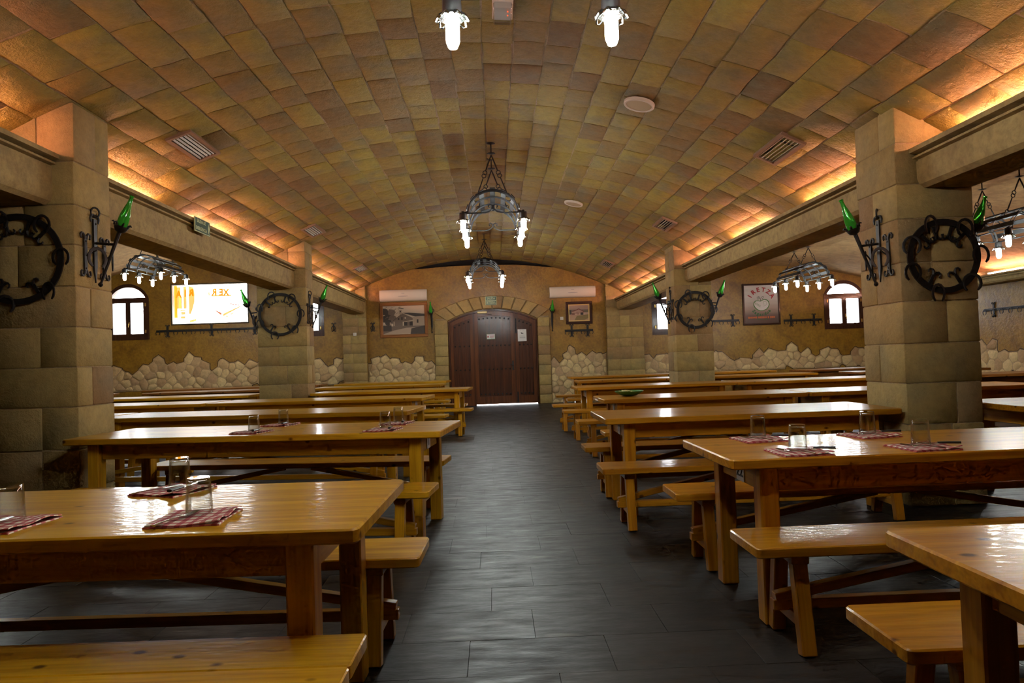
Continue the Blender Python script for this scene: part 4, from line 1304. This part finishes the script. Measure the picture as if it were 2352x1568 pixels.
def me_prong():
    b = MB()
    b.box((0, 0, 0.045), (0.010, 0.026, 0.09), 0.002)
    for s_ in (-1, 1):
        b.tube([(0.0, s_ * p[0], 0.085 + p[1]) for p in [(.004, -.01), (.012, .012), (.028, .024), (.044, .020), (.052, .004), (.046, -.010)]], [.010, .010, .009, .008, .008, .006], 6)
    return b.mesh('prong')
def wheel(loc, R, label, ang=0.0):
    """flat iron band on a column's front (normal towards -y) with horseshoes and scrolled prongs"""
    t = thing('horseshoe_ring', label, 'wall ornament', loc, (0, 0, -PI / 2), 'horseshoe wheels on the columns')
    n = 40
    b = MB()
    o = arc(0, 0, R, 0, 2 * PI, n)[:-1]; i_ = arc(0, 0, R - 0.046, 0, 2 * PI, n)[:-1]
    b.prism([o, i_], 0.012, 0.026, lambda u, v, w_: (w_, u, v))
    put('band', b.mesh('band', True, 35), 'iron', t)
    for k, a in enumerate((0.30, 0.62, 0.88, 1.12, 1.42, 1.75, 2.02)):
        a = a * PI + ang
        put('horseshoe', cached('horseshoe_big', lambda: me_horseshoe()), 'iron', t, (0.040, (R - 0.01) * math.cos(a), (R - 0.01) * math.sin(a) - 0.02), (0, 0, 0.35 * math.sin(k * 2.1))).scale = (1.15,) * 3
    for a in (0.25, 0.40, 0.60, 0.75, 1.33, 1.67):
        a = a * PI
        put('prong', cached('prong', me_prong), 'iron', t, (0.016, (R - 0.05) * math.cos(a), (R - 0.05) * math.sin(a)), (a - PI / 2 + PI, 0, 0))
wheel((-3.73, 5.468, 2.17), 0.36, 'large black iron horseshoe wheel cut off by the picture edge')
wheel((3.53, 5.248, 1.945), 0.292, 'black iron horseshoe wheel on the column behind table 22')
wheel((-3.715, 11.988, 2.16), 0.375, 'iron horseshoe wheel on the column beside the bright panel')
wheel((3.52, 11.838, 2.00), 0.33, 'iron horseshoe wheel on the column near the apple poster')

def rack(loc, rz, L, plates, hooks, label):
    """bar along local y, wall normal local +x"""
    t = thing('hook_rack', label, 'hook rack', loc, (0, 0, rz), 'horseshoe hook racks')
    b = MB(); b.box((0.018, 0, 0), (0.012, L, 0.06), 0.003); put('bar', b.mesh('bar'), 'iron', t)
    me = cached('rack_plate', lambda: me_scroll_plate(0.30, 0.06, 0.03))
    for p in plates: put('scroll_plate', me, 'iron', t, (0.008, p, 0.0))
    for k in range(hooks):
        y = -L / 2 + 0.06 + (L - 0.12) * k / max(1, hooks - 1)
        put('horseshoe', cached('horseshoe', me_horseshoe), 'iron', t, (0.05, y, -0.055))
rack((-7.77, YW - 0.004, 2.31), -PI / 2, 2.72, (-1.06, 0.12, 1.28), 12, 'long black iron horseshoe rack under the bright panel')
rack((6.38, YW - 0.004, 2.10), -PI / 2, 0.80, (0.22,), 4, 'short iron horseshoe rack between column and apple poster')
rack((8.55, YW - 0.004, 2.05), -PI / 2, 1.07, (-0.32, 0.32), 5, 'iron horseshoe rack between apple poster and white window')
rack((2.33, YW - 0.004, 1.965), -PI / 2, 0.78, (-0.20, 0.24), 4, 'iron horseshoe rack under the small dark-framed painting')
rack((XR - 0.004, 14.7, 2.0), PI, 1.7, (-0.55, 0.55), 7, 'iron horseshoe rack on the long wall past the near column')
def hook(loc, label):
    t = thing('wall_hook', label, 'hook', loc, (0, 0, -PI / 2), 'single scrolled hooks')
    put('scroll_plate', cached('hook_plate', lambda: me_scroll_plate(0.20, 0.03)), 'iron', t, (0.006, 0, 0))
    put('horseshoe', cached('horseshoe', me_horseshoe), 'iron', t, (0.04, 0, -0.03))
hook((-3.30, YW - 0.004, 2.24), 'single scrolled iron hook beside the farmhouse picture')
hook((-4.36, YW - 0.004, 2.27), 'single scrolled iron hook beside the half hidden window')

# ------------------------------------------------------------------ chandeliers
HR, HL, HX = 0.31, 1.16, 0.372
def me_hoop(y, r, wd=0.026):
    b = MB()
    n = 18
    pts = [(r * math.cos(PI * k / n), y, r * 0.92 * math.sin(PI * k / n)) for k in range(n + 1)]
    b.tube(pts, wd / 2, 6, flat=0.35)
    return b
def me_crossbar(y):
    b = MB()
    b.tube([(-HX - .04, y, 0), (-.10, y, 0), (-.05, y, .012), (-.012, y, .045), (-.006, y, .085), (-.03, y, .10), (-.055, y, .090), (-.055, y, .070), (-.04, y, .066)], .008, 6)
    b.tube([(HX + .04, y, 0), (.10, y, 0), (.05, y, .012), (.012, y, .045), (.006, y, .085), (.03, y, .10), (.055, y, .090), (.055, y, .070), (.04, y, .066)], .008, 6)
    return b.mesh('crossbar')
def me_stave(a):
    b = MB()
    c = Vector(((HR + .016) * math.cos(a), 0, (HR + .016) * .92 * math.sin(a)))
    M = Matrix.Rotation(-(a - PI / 2), 3, 'Y')
    b.box(c, (0.064, HL + 0.06, 0.010), 0.002, M)
    return b.mesh('stave')
def me_bulb():
    b = MB()
    b.lathe([(0.024, -0.085), (0.032, -0.115), (0.032, -0.200), (0.021, -0.228), (0, -0.236)], 8, cap=False)
    return b.mesh('bulb')
def me_socket():
    b = MB()
    b.lathe([(0.0, 0.03), (0.016, 0.03), (0.018, 0.012), (0.044, 0.0), (0.046, -0.06), (0.040, -0.075), (0.0, -0.080)], 12)
    return b.mesh('socket')
def me_petals():
    b = MB()
    for k in range(8):
        a = 2 * PI * k / 8
        d = Vector((math.cos(a), math.sin(a), 0)); s_ = Vector((-math.sin(a), math.cos(a), 0))
        z = Vector((0, 0, 1))
        pts = [d * .042 - s_ * .018 - z * .068, d * .062 - s_ * .022 - z * .082, d * .078 - s_ * .010 - z * .104, d * .078 + s_ * .010 - z * .104, d * .062 + s_ * .022 - z * .082, d * .042 + s_ * .018 - z * .068]
        b.tube(pts, .0055, 5)
    b.lathe([(0.040, -0.064), (0.052, -0.073), (0.064, -0.088), (0.062, -0.089), (0.050, -0.076), (0.040, -0.068)], 16, cap=False)
    return b.mesh('petals')
def chandelier(x, y, z, ztop, label, rz=0.0):
    """z: height of the lamp rails; ztop: ceiling height"""
    t = thing('barrel_chandelier', label, 'chandelier', (x, y, z), (0, 0, rz), 'half-barrel chandeliers')
    for yy, k in ((-HL / 2, 0), (-HL / 2 + .06, 1), (-.20, 2), (.20, 3), (HL / 2 - .06, 4), (HL / 2, 5)):
        put('hoop', cached(('hoop', k), lambda: me_hoop(yy, HR).mesh('hoop')), 'iron', t)
    for k in range(7):
        a = PI * (0.08 + 0.84 * k / 6)
        put('stave', cached(('stave', k), lambda: me_stave(a)), 'iron', t)
    for yy in (-HL / 2, HL / 2):
        put('crossbar', cached(('crossbar', yy), lambda: me_crossbar(yy)), 'iron', t)
    for s_ in (-1, 1):
        put('rail', cached(('rail', s_), lambda: (lambda b: (b.tube([(s_ * HX, -HL / 2 - .03, 0), (s_ * HX, HL / 2 + .03, 0)], .009, 6), b.bar((s_ * HX, -HL / 2, 0), (s_ * HR, -HL / 2, .02), .02, .02), b.bar((s_ * HX, HL / 2, 0), (s_ * HR, HL / 2, .02), .02, .02), b)[-1])(MB()).mesh('rail')), 'iron', t)
        for yy in (-HL / 2, 0.0, HL / 2):
            so = put('socket', cached('socket', me_socket), 'iron', t, (s_ * HX, yy, -0.005))
            put('petals', cached('petals', me_petals), 'steel', so)
            put('bulb', cached('bulb', me_bulb), 'bulb', so)
    H = ztop - z
    for e in (-1, 1):
        yy = e * HL * 0.30
        c = MB()
        c.lathe([(0, 0.0), (0.062, -0.002), (0.055, -0.014), (0.014, -0.024), (0, -0.026)], 14, (0, yy, H))
        c.tube([(0, yy, H - .02), (0, yy, H - .15)], .009, 6)
        c.lathe([(0.012, 0), (0.055, -0.010), (0.012, -0.022)], 14, (0, yy, H - .13))
        put('canopy', c.mesh('canopy'), 'iron', t)
        for s_ in (-1, 1):
            ch = MB()
            p0 = Vector((0, yy, H - .16))
            p1 = Vector((s_ * HR * .68, yy, HR * .72))
            pm = p0.lerp(p1, .42)
            d = (p1 - p0).normalized()
            ch.tube([p0, p0.lerp(pm, .4), pm - d * .03], [.008, .010, .008], 6)
            u = Vector((0, 1, 0)).cross(d)
            for cc in (pm - d * .012, pm + d * .030):
                ch.tube([cc + .026 * (math.cos(2 * PI * k / 10) * d + math.sin(2 * PI * k / 10) * u) for k in range(10)], .006, 5, True)
            ch.tube([pm + d * .05, pm.lerp(p1, .6), p1 - d * .05], [.007, .009, .007], 6)
            ch.tube([p1 - d * .05 + .024 * (math.cos(2 * PI * k / 10) * d + math.sin(2 * PI * k / 10) * u) for k in range(10)], .006, 5, True)
            sg = u if u.x * s_ > 0 else -u
            ch.tube([p1 - d * .04, p1 - d * .01 + sg * .02, p1 + d * .02 + sg * .015, p1 + d * .03 - sg * .01, p1 + d * .015 - sg * .03], .007, 6)
            put('chain', ch.mesh('chain'), 'iron', t)
chandelier(0.225, 3.15 - HL / 2, 2.945, vz(0.2), 'black half-barrel chandelier at the upper picture edge, only two bulbs showing')
chandelier(0.035, 8.95, 3.06, vz(0.0), 'black half-barrel chandelier with lit bulbs hanging mid-hall over the aisle')
chandelier(-0.155, 15.2, 3.14, vz(-.15), 'small-looking half-barrel chandelier hanging before the end wall door')
chandelier(-7.25, 14.9, 3.38, 4.26, 'half-barrel chandelier over the aisle tables beside the bright panel')
chandelier(6.85, 14.9, 2.80, 3.59, 'half-barrel chandelier hanging between the apple poster and white window')
chandelier(7.05, 9.2, 2.72, 3.59, 'half-barrel chandelier cut by the picture edge past the near column')
chandelier(-7.18, 9.2, 3.36, 4.26, 'unseen half-barrel chandelier added to light the panel aisle, beyond the column with the cut-off wheel')  # unseen chandelier, added for the light its bulbs give this aisle

# ------------------------------------------------------------------ tables and benches
def rounded(x0, x1, y0, y1, r, n=3):
    out = []
    for cx, cy, a in ((x1 - r, y0 + r, -PI / 2), (x1 - r, y1 - r, 0), (x0 + r, y1 - r, PI / 2), (x0 + r, y0 + r, PI)):
        out += [(cx + r * math.cos(a + PI / 2 * k / n), cy + r * math.sin(a + PI / 2 * k / n)) for k in range(n + 1)]
    return out
TH = 0.77
def table(cx, cy, L, rz, mat, label, D=0.82, plate=0, number=None):
    """plate: +1/-1 the end that carries the number plate"""
    t = thing('pine_table', label, 'table', (cx, cy, 0), (0, 0, rz), 'long pine tables')
    key = ('t', L, D)
    def top():
        b = MB(0); b.slab(rounded(-L / 2, L / 2, -D / 2, D / 2, 0.03), TH - 0.046, TH, 0.006); return b.mesh('table_top', True, 30)
    put('table_top', cached(key + ('top', mat), top), mat, t)
    xi, yi = L / 2 - 0.20, D / 2 - 0.114
    for s_ in (-1, 1):
        put('side_apron', cached(key + ('sa', s_, mat), lambda: (lambda b: (b.box((0, s_ * (yi - .012), TH - .046 - .06), (2 * xi - .09, 0.026, 0.12), .003), b)[1])(MB(0)).mesh('side_apron', True, 30)), mat, t)
        put('end_apron', cached(key + ('ea', s_, mat), lambda: (lambda b: (b.box((s_ * (xi + .01), 0, TH - .046 - .06), (0.026, 2 * yi - .09, 0.12), .003), b)[1])(MB(1)).mesh('end_apron', True, 30)), mat, t)
        for e in (-1, 1):
            put('leg', cached(key + ('leg', s_, e, mat), lambda: (lambda b: (b.box((s_ * xi, e * yi, (TH - .046) / 2), (0.088, 0.088, TH - .046), .006), b)[1])(MB(2)).mesh('leg', True, 30)), mat, t)
    if plate:
        xx = plate * (xi + .026)
        p = MB(); p.box((xx, -0.03, TH - .105), (0.004, 0.10, 0.115)); pl = put('number_plate', p.mesh('number_plate', False), 'paper', t)
        rot = Matrix.Rotation(-PI / 2 if plate < 0 else PI / 2, 4, 'Z') @ Matrix.Rotation(PI / 2, 4, 'X')
        if number:
            put_text('number', number, 0.09, 'blackprint', Matrix.Translation((xx + plate * .004, -0.03, TH - .112)) @ rot, pl, 0.0)
        else:
            g = MB(); g.box((xx + plate * .003, -0.03, TH - .11), (0.001, 0.035, 0.06)); put('number', g.mesh('number', False), 'greyprint', pl)
    return t
BH = 0.45
def bench(cx, cy, L, rz, mat, label, D=0.34, planks=1):
    t = thing('pine_bench', label, 'bench', (cx, cy, 0), (0, 0, rz), 'long pine benches')
    key = ('b', L, D, mat)
    if planks == 2:
        for y0, y1 in ((-D / 2, -0.052), (-0.048, D / 2)):
            b = MB(0); b.slab(rounded(-L / 2, L / 2, y0, y1, 0.012), BH - .042, BH, .004)
            put('seat_plank', b.mesh('seat_plank', True, 30), mat, t)
    else: put('seat', cached(key + ('seat',), lambda: (lambda b: (b.slab(rounded(-L / 2, L / 2, -D / 2, D / 2, 0.022), BH - .042, BH, .005), b)[1])(MB(0)).mesh('seat', True, 30)), mat, t)
    xi = L / 2 - 0.20
    for s_ in (-1, 1):
        put('cleat', cached(key + ('cleat', s_), lambda: (lambda b: (b.box((s_ * xi, 0, BH - .042 - .022), (0.075, D - .10, 0.044), .004), b)[1])(MB(1)).mesh('cleat', True, 30)), mat, t)
        for e in (-1, 1):
            put('leg', cached(key + ('leg', s_, e), lambda: (lambda b: (b.bar((s_ * xi, e * .15, 0.004), (s_ * xi, e * .085, BH - .05), .062, .05, .004, (0, 1, 0)), b)[1])(MB(2)).mesh('leg', True, 30)), mat, t)
        put('crossbar', cached(key + ('cb', s_), lambda: (lambda b: (b.box((s_ * (xi - .0), 0, .125), (0.03, 0.27, 0.05), .003), b)[1])(MB(1)).mesh('crossbar', True, 30)), mat, t)
        put('brace', cached(key + ('br', s_), lambda: (lambda b: (b.bar((s_ * (xi + .07), 0, .195), (s_ * .12, 0, BH - .06), .045, .04, .003), b)[1])(MB(0)).mesh('brace', True, 30)), mat, t)
    put('stretcher', cached(key + ('st',), lambda: (lambda b: (b.box((0, 0, .165), (2 * xi + .16, 0.045, 0.045), .003), b)[1])(MB(0)).mesh('stretcher', True, 30)), mat, t)
    return t
def end_pos(xe, y, L, rz, side):
    """centre of a long thing whose aisle end middle is at (xe, y); side -1: it runs towards -x"""
    d = Vector((math.cos(rz), math.sin(rz)))
    return (xe + side * d.x * L / 2, y + side * d.y * L / 2)
ORD = ['first', 'second', 'third', 'fourth', 'fifth', 'sixth', 'seventh', 'eighth']
def row(i, xe, y0, L, rz, side, mat, benches, tl=None, bl=None, D=0.82, plate=False, number=None, where='', BL=None):
    c = end_pos(xe, y0 + D / 2, L, rz, side)
    table(c[0], c[1], L, rz, mat, tl or '%s long pine table from the front, %s' % (ORD[i], where), D, (-side if plate else 0), number)
    BL = BL or L
    for nm, (bx, by0, brz) in benches.items():
        c = end_pos(bx, by0 + 0.17, BL, brz, side)
        bench(c[0], c[1], BL, brz, mat, (bl or {}).get(nm) or '%s-side pine bench of the %s table from the front, %s' % ('camera' if nm == 'f' else 'door', ORD[i], where), planks=2 if (i == 0 and side < 0 and nm == 'f') else 1)
d8 = math.radians
WL = 'left of the aisle'
WRR = 'right of the aisle'
# rows left of the aisle (they run towards -x; a negative turn pushes the far end back)
row(0, -0.41, 2.05, 2.75, d8(-2.0), -1, 'pine_l', {'f': (-0.415, 1.745, d8(-1.5)), 'b': (-0.335, 2.85, d8(-2.0))}, D=0.84,
    tl='nearest pine table left of the aisle, set with three upturned glasses', bl={'f': 'pine bench in the lower corner, camera side of the nearest left table'}, where=WL)
row(1, -0.345, 4.76, 2.85, d8(-7.5), -1, 'pine_l', {'f': (-0.42, 4.27, d8(-7)), 'b': (-0.42, 5.56, d8(-7.5))}, D=0.84,
    tl='pine table left of the aisle set with four upturned glasses, its end against the column', where=WL, plate=True, BL=2.6)
row(2, -0.84, 6.85, 3.40, d8(-8), -1, 'pine_l', {'f': (-0.98, 6.50, d8(-8)), 'b': (-0.60, 7.68, d8(-8))}, where=WL)
row(3, -0.95, 9.25, 3.10, d8(-8), -1, 'pine_l', {'f': (-1.0, 8.9, d8(-8)), 'b': (-0.75, 10.15, d8(-8))}, where=WL, plate=True)
row(4, -0.45, 11.65, 2.75, d8(-5), -1, 'pine_l', {'f': (-0.40, 11.30, d8(-5)), 'b': (-0.55, 12.55, d8(-5))}, where=WL)
row(5, -1.12, 14.2, 2.75, d8(-5), -1, 'pine_l', {'f': (-0.95, 13.85, d8(-5))}, where=WL)
row(6, -1.15, 16.4, 2.75, d8(-5), -1, 'pine_l', {}, where=WL)
WLA = 'in the bright panel aisle'
row(0, -4.25, 7.335, 2.75, d8(-8), -1, 'pine_l', {'b': (-4.15, 8.20, d8(-8))}, where=WLA)
row(1, -4.08, 9.70, 3.0, d8(-8), -1, 'pine_l', {'f': (-4.25, 9.36, d8(-8))}, where=WLA)
row(2, -4.30, 12.1, 3.6, d8(-6), -1, 'pine_l', {}, where=WLA)
row(3, -4.30, 14.6, 3.3, d8(-5), -1, 'pine_d', {}, where=WLA)
table(-9.85, 15.2, 2.75, d8(22), 'pine_d', 'reddish pine table standing askew under the window beside the bright panel')
row(4, -4.30, 16.7, 4.4, d8(-4), -1, 'pine_d', {}, where=WLA)
# rows right of the aisle
row(0, 1.02, 1.00, 2.75, d8(0), 1, 'pine_r', {'b': (1.07, 1.805, d8(0))}, tl='pine table cut off in the lower right corner of the picture',
    bl={'b': 'worn pine bench behind the table cut off in the lower right corner'}, where=WRR)
row(1, 1.04, 3.05, 2.75, d8(0.3), 1, 'pine_r', {'f': (1.04, 2.775, d8(0.3)), 'b': (1.01, 3.90, d8(0.3))}, D=0.80,
    tl='pine table numbered 22, set with four upturned glasses', bl={'f': 'pine bench on the camera side of the table numbered 22', 'b': 'pine bench on the door side of the table numbered 22'}, plate=True, number='22', where=WRR)
row(2, 0.83, 5.24, 2.33, d8(0), 1, 'pine_r', {'f': (0.74, 4.85, d8(0)), 'b': (0.77, 6.02, d8(0))}, D=0.84, plate=True, where=WRR)
row(3, 1.18, 7.50, 2.30, d8(0.8), 1, 'pine_r', {'f': (1.12, 7.12, 0.0), 'b': (1.0, 8.45, 0.0)}, plate=True, where=WRR)
row(4, 1.25, 10.55, 2.50, d8(0.8), 1, 'pine_r', {'f': (1.0, 10.15, 0.0), 'b': (0.95, 11.45, 0.0)}, plate=True, where=WRR)
row(5, 1.62, 13.3, 2.30, d8(1), 1, 'pine_r', {'f': (1.35, 12.95, 0.0), 'b': (1.25, 14.2, 0.0)}, where=WRR)
row(6, 1.75, 15.9, 2.30, d8(1), 1, 'pine_r', {}, where=WRR)
WRA = 'in the apple poster aisle'
row(0, 3.95, 5.05, 2.75, d8(0), 1, 'pine_r', {'f': (3.9, 4.70, 0.0)}, tl='pine table just past the near column at the right picture edge', where=WRA)
row(1, 3.50, 7.53, 2.75, d8(0.8), 1, 'pine_r', {'f': (3.55, 7.15, 0.0)}, where=WRA)
row(2, 3.78, 10.58, 2.75, d8(0.8), 1, 'pine_r', {'f': (3.6, 10.2, 0.0)}, where=WRA)
row(3, 3.95, 13.35, 2.45, d8(1), 1, 'pine_r', {}, where=WRA)
row(4, 4.08, 15.9, 2.55, d8(1), 1, 'pine_r', {}, where=WRA)
table(8.35, 15.9, 2.75, d8(14), 'pine_d', 'reddish pine table standing askew below the white window')
table(8.30, 13.4, 2.6, d8(0), 'pine_d', 'reddish pine table in front of the askew one below the white window')
table(8.60, 10.7, 2.75, d8(0), 'pine_d', 'reddish pine table beyond the near column at the far right picture edge')

# ------------------------------------------------------------------ table settings
def me_glass():
    b = MB()
    # upturned tumbler: thick base on top, open rim on the cloth
    b.lathe([(0.040, 0.0), (0.0425, 0.0), (0.0415, 0.03), (0.0365, 0.112), (0.0345, 0.118), (0.0, 0.118)], 28, cap=False)
    b.lathe([(0.040, 0.0), (0.0390, 0.03), (0.0342, 0.102), (0.030, 0.1055), (0.0, 0.1055)], 28, cap=False)
    bm_me = b.mesh('glass')
    bm = bmesh.new(); bm.from_mesh(bm_me)
    bmesh.ops.remove_doubles(bm, verts=bm.verts, dist=1e-5)
    bmesh.ops.recalc_face_normals(bm, faces=bm.faces)
    bm.to_mesh(bm_me); bm.free()
    return bm_me
def me_napkin(seed, s_=0.115):
    r = random.Random(seed)
    b = MB()
    ph = r.uniform(0, 6)
    n = 14
    def layer(z0, th, sx, sy, ox, lift):
        g = []
        for j in range(n + 1):
            row_ = []
            for i in range(n + 1):
                u, v = -1 + 2 * i / n, -1 + 2 * j / n
                zz = z0 + th + 0.0022 * math.sin(4 * u + ph) * math.sin(3 * v + ph * 2) + lift * max(0, u) ** 2 * (0.6 + 0.4 * math.sin(5 * v + ph))
                row_.append(b.V((ox + sx * (u + 0.03 * math.sin(3 * v + ph)), sy * (v + 0.03 * math.sin(4 * u + ph)), zz)))
            g.append(row_)
        for j in range(n):
            for i in range(n):
                b.Fc(g[j][i], g[j][i + 1], g[j + 1][i + 1], g[j + 1][i])
        ring = [g[0][i] for i in range(n)] + [g[j][n] for j in range(n)] + [g[n][n - i] for i in range(n)] + [g[n - j][0] for j in range(n)]
        low = [b.V((b.v[k][0] * 1.01, b.v[k][1] * 1.01, max(z0, 0.0006) if lift == 0 else b.v[k][2] - th * .8)) for k in ring]
        for k in range(len(ring)):
            l = (k + 1) % len(ring)
            b.Fc(ring[k], ring[l], low[l], low[k])
    layer(0.0, 0.0045, s_, s_, 0, 0.0)
    layer(0.005, 0.004, s_ * .97, s_ * .98, 0.002, 0.012)
    return b.mesh('napkin', True, 60, False)
def me_fork():
    b = MB()
    b.tube([(-.095, 0, 0), (-.06, 0, .003), (0, 0, .004), (.03, 0, .002)], [.008, .006, .0035, .006], 6, flat=0.4, up=(0, 0, 1))
    b.box((.042, 0, .002), (.03, .022, .0025), .001)
    for k in range(4):
        y = -.009 + .006 * k
        b.tube([(.055, y, .002), (.08, y, .004), (.098, y, .006)], [.0022, .0020, .0012], 5)
    return b.mesh('fork')
def me_blade():
    b = MB(); b.prism([[(0, -.009), (.09, -.010), (.115, 0.002), (.105, .009), (0, .009)]], 0.001, 0.0025, lambda u, v, w_: (u, v, w_)); return b.mesh('blade', False)
def me_khandle():
    b = MB(); b.tube([(0, 0, .005), (-.04, 0, .006), (-.095, 0, .006)], [.008, .010, .011], 8, flat=0.6, up=(0, 0, 1)); return b.mesh('handle')
def setting(i, x, y, rz, where, z=TH, knife=True, seed=0, cut=0.0):
    tag(put('napkin', cached(('napkin', seed % 3), lambda: me_napkin(seed % 3)), 'gingham', None, (x, y, z), (0, 0, rz)), 'red gingham napkin ' + where, 'napkin', 'gingham napkins')
    d = Matrix.Rotation(rz, 3, 'Z')
    zz = z + 0.0145
    q = d @ Vector((0.01, 0.02, 0))
    tag(put('glass', cached('glass', me_glass), 'glass', None, (x + q.x, y + q.y, zz)), 'upturned clear tumbler ' + where, 'glass', 'upturned tumblers')
    q = d @ Vector((-0.035, -0.05, 0))
    tag(put('fork', cached('fork', me_fork), 'steel', None, (x + q.x, y + q.y, zz + .001), (0, 0, rz + PI / 2 - 0.35 + cut)), 'steel fork ' + where, 'fork', 'forks on napkins')
    if knife:
        q = d @ Vector((0.065, -0.02, 0))
        k = thing('knife', 'black handled knife ' + where, 'knife', (x + q.x, y + q.y, zz + .006), (0, 0, rz + PI / 2 + 0.25 + cut), 'knives on napkins')
        put('blade', cached('blade', me_blade), 'steel', k); put('handle', cached('khandle', me_khandle), 'handle', k)
T1 = 'on the nearest left table'
setting(0, -1.00, 2.27, 0.05, T1 + ', middle of three, at the near edge', seed=0, knife=False)
setting(1, -1.31, 2.80, -0.35, T1 + ', at the back edge', seed=1)
setting(2, -1.62, 2.28, -0.1, T1 + ', cut by the picture edge', seed=2, knife=False)
T2 = 'on the four-glass left table'
setting(3, -1.84, 5.17, -0.25, T2 + ', front pair, farther from the aisle', seed=0)
setting(4, -1.79, 5.72, -0.3, T2 + ', rear pair, farther from the aisle', seed=1)
setting(5, -0.83, 5.00, -0.2, T2 + ', front pair, nearer the aisle', seed=2)
setting(6, -0.80, 5.47, -0.2, T2 + ', rear pair, nearer the aisle', seed=0)
T3 = 'on table 22'
setting(7, 1.42, 3.70, 0.1, T3 + ', rear, nearest the aisle', seed=1, cut=0.9)
setting(8, 1.41, 3.19, 0.05, T3 + ', front, nearest the aisle', seed=2, cut=0.9)
setting(9, 2.03, 3.70, 0.15, T3 + ', rear, farther from the aisle', seed=0, cut=0.9)
setting(10, 2.01, 3.20, 0.1, T3 + ', front, farther from the aisle', seed=1, cut=0.9)

def dish():
    t = thing('serving_dish', 'green dish with yellow slices left on the fourth table right of the aisle', 'dish', (1.56, 8.0, TH), (0, 0, 0.2))
    b = MB()
    n = 18
    rings = []
    for (r_, z) in ((0.05, 0.002), (0.09, 0.012), (0.15, 0.042), (0.17, 0.062), (0.165, 0.064), (0.14, 0.046), (0.08, 0.018), (0.0, 0.012)):
        rings.append((r_, z))
    b.lathe([(0, 0.002)] + rings, n)
    m = b.mesh('bowl'); put('bowl', m, 'leafgreen', t)
    for k in range(6):
        s_ = MB(); s_.box((-0.09 + k * .036, 0, 0.055 + 0.01 * math.sin(k)), (0.024, 0.15, 0.012), .004, Matrix.Rotation(0.35, 3, 'Y'))
        put('slice', s_.mesh('slice'), 'yellow', t)
dish()
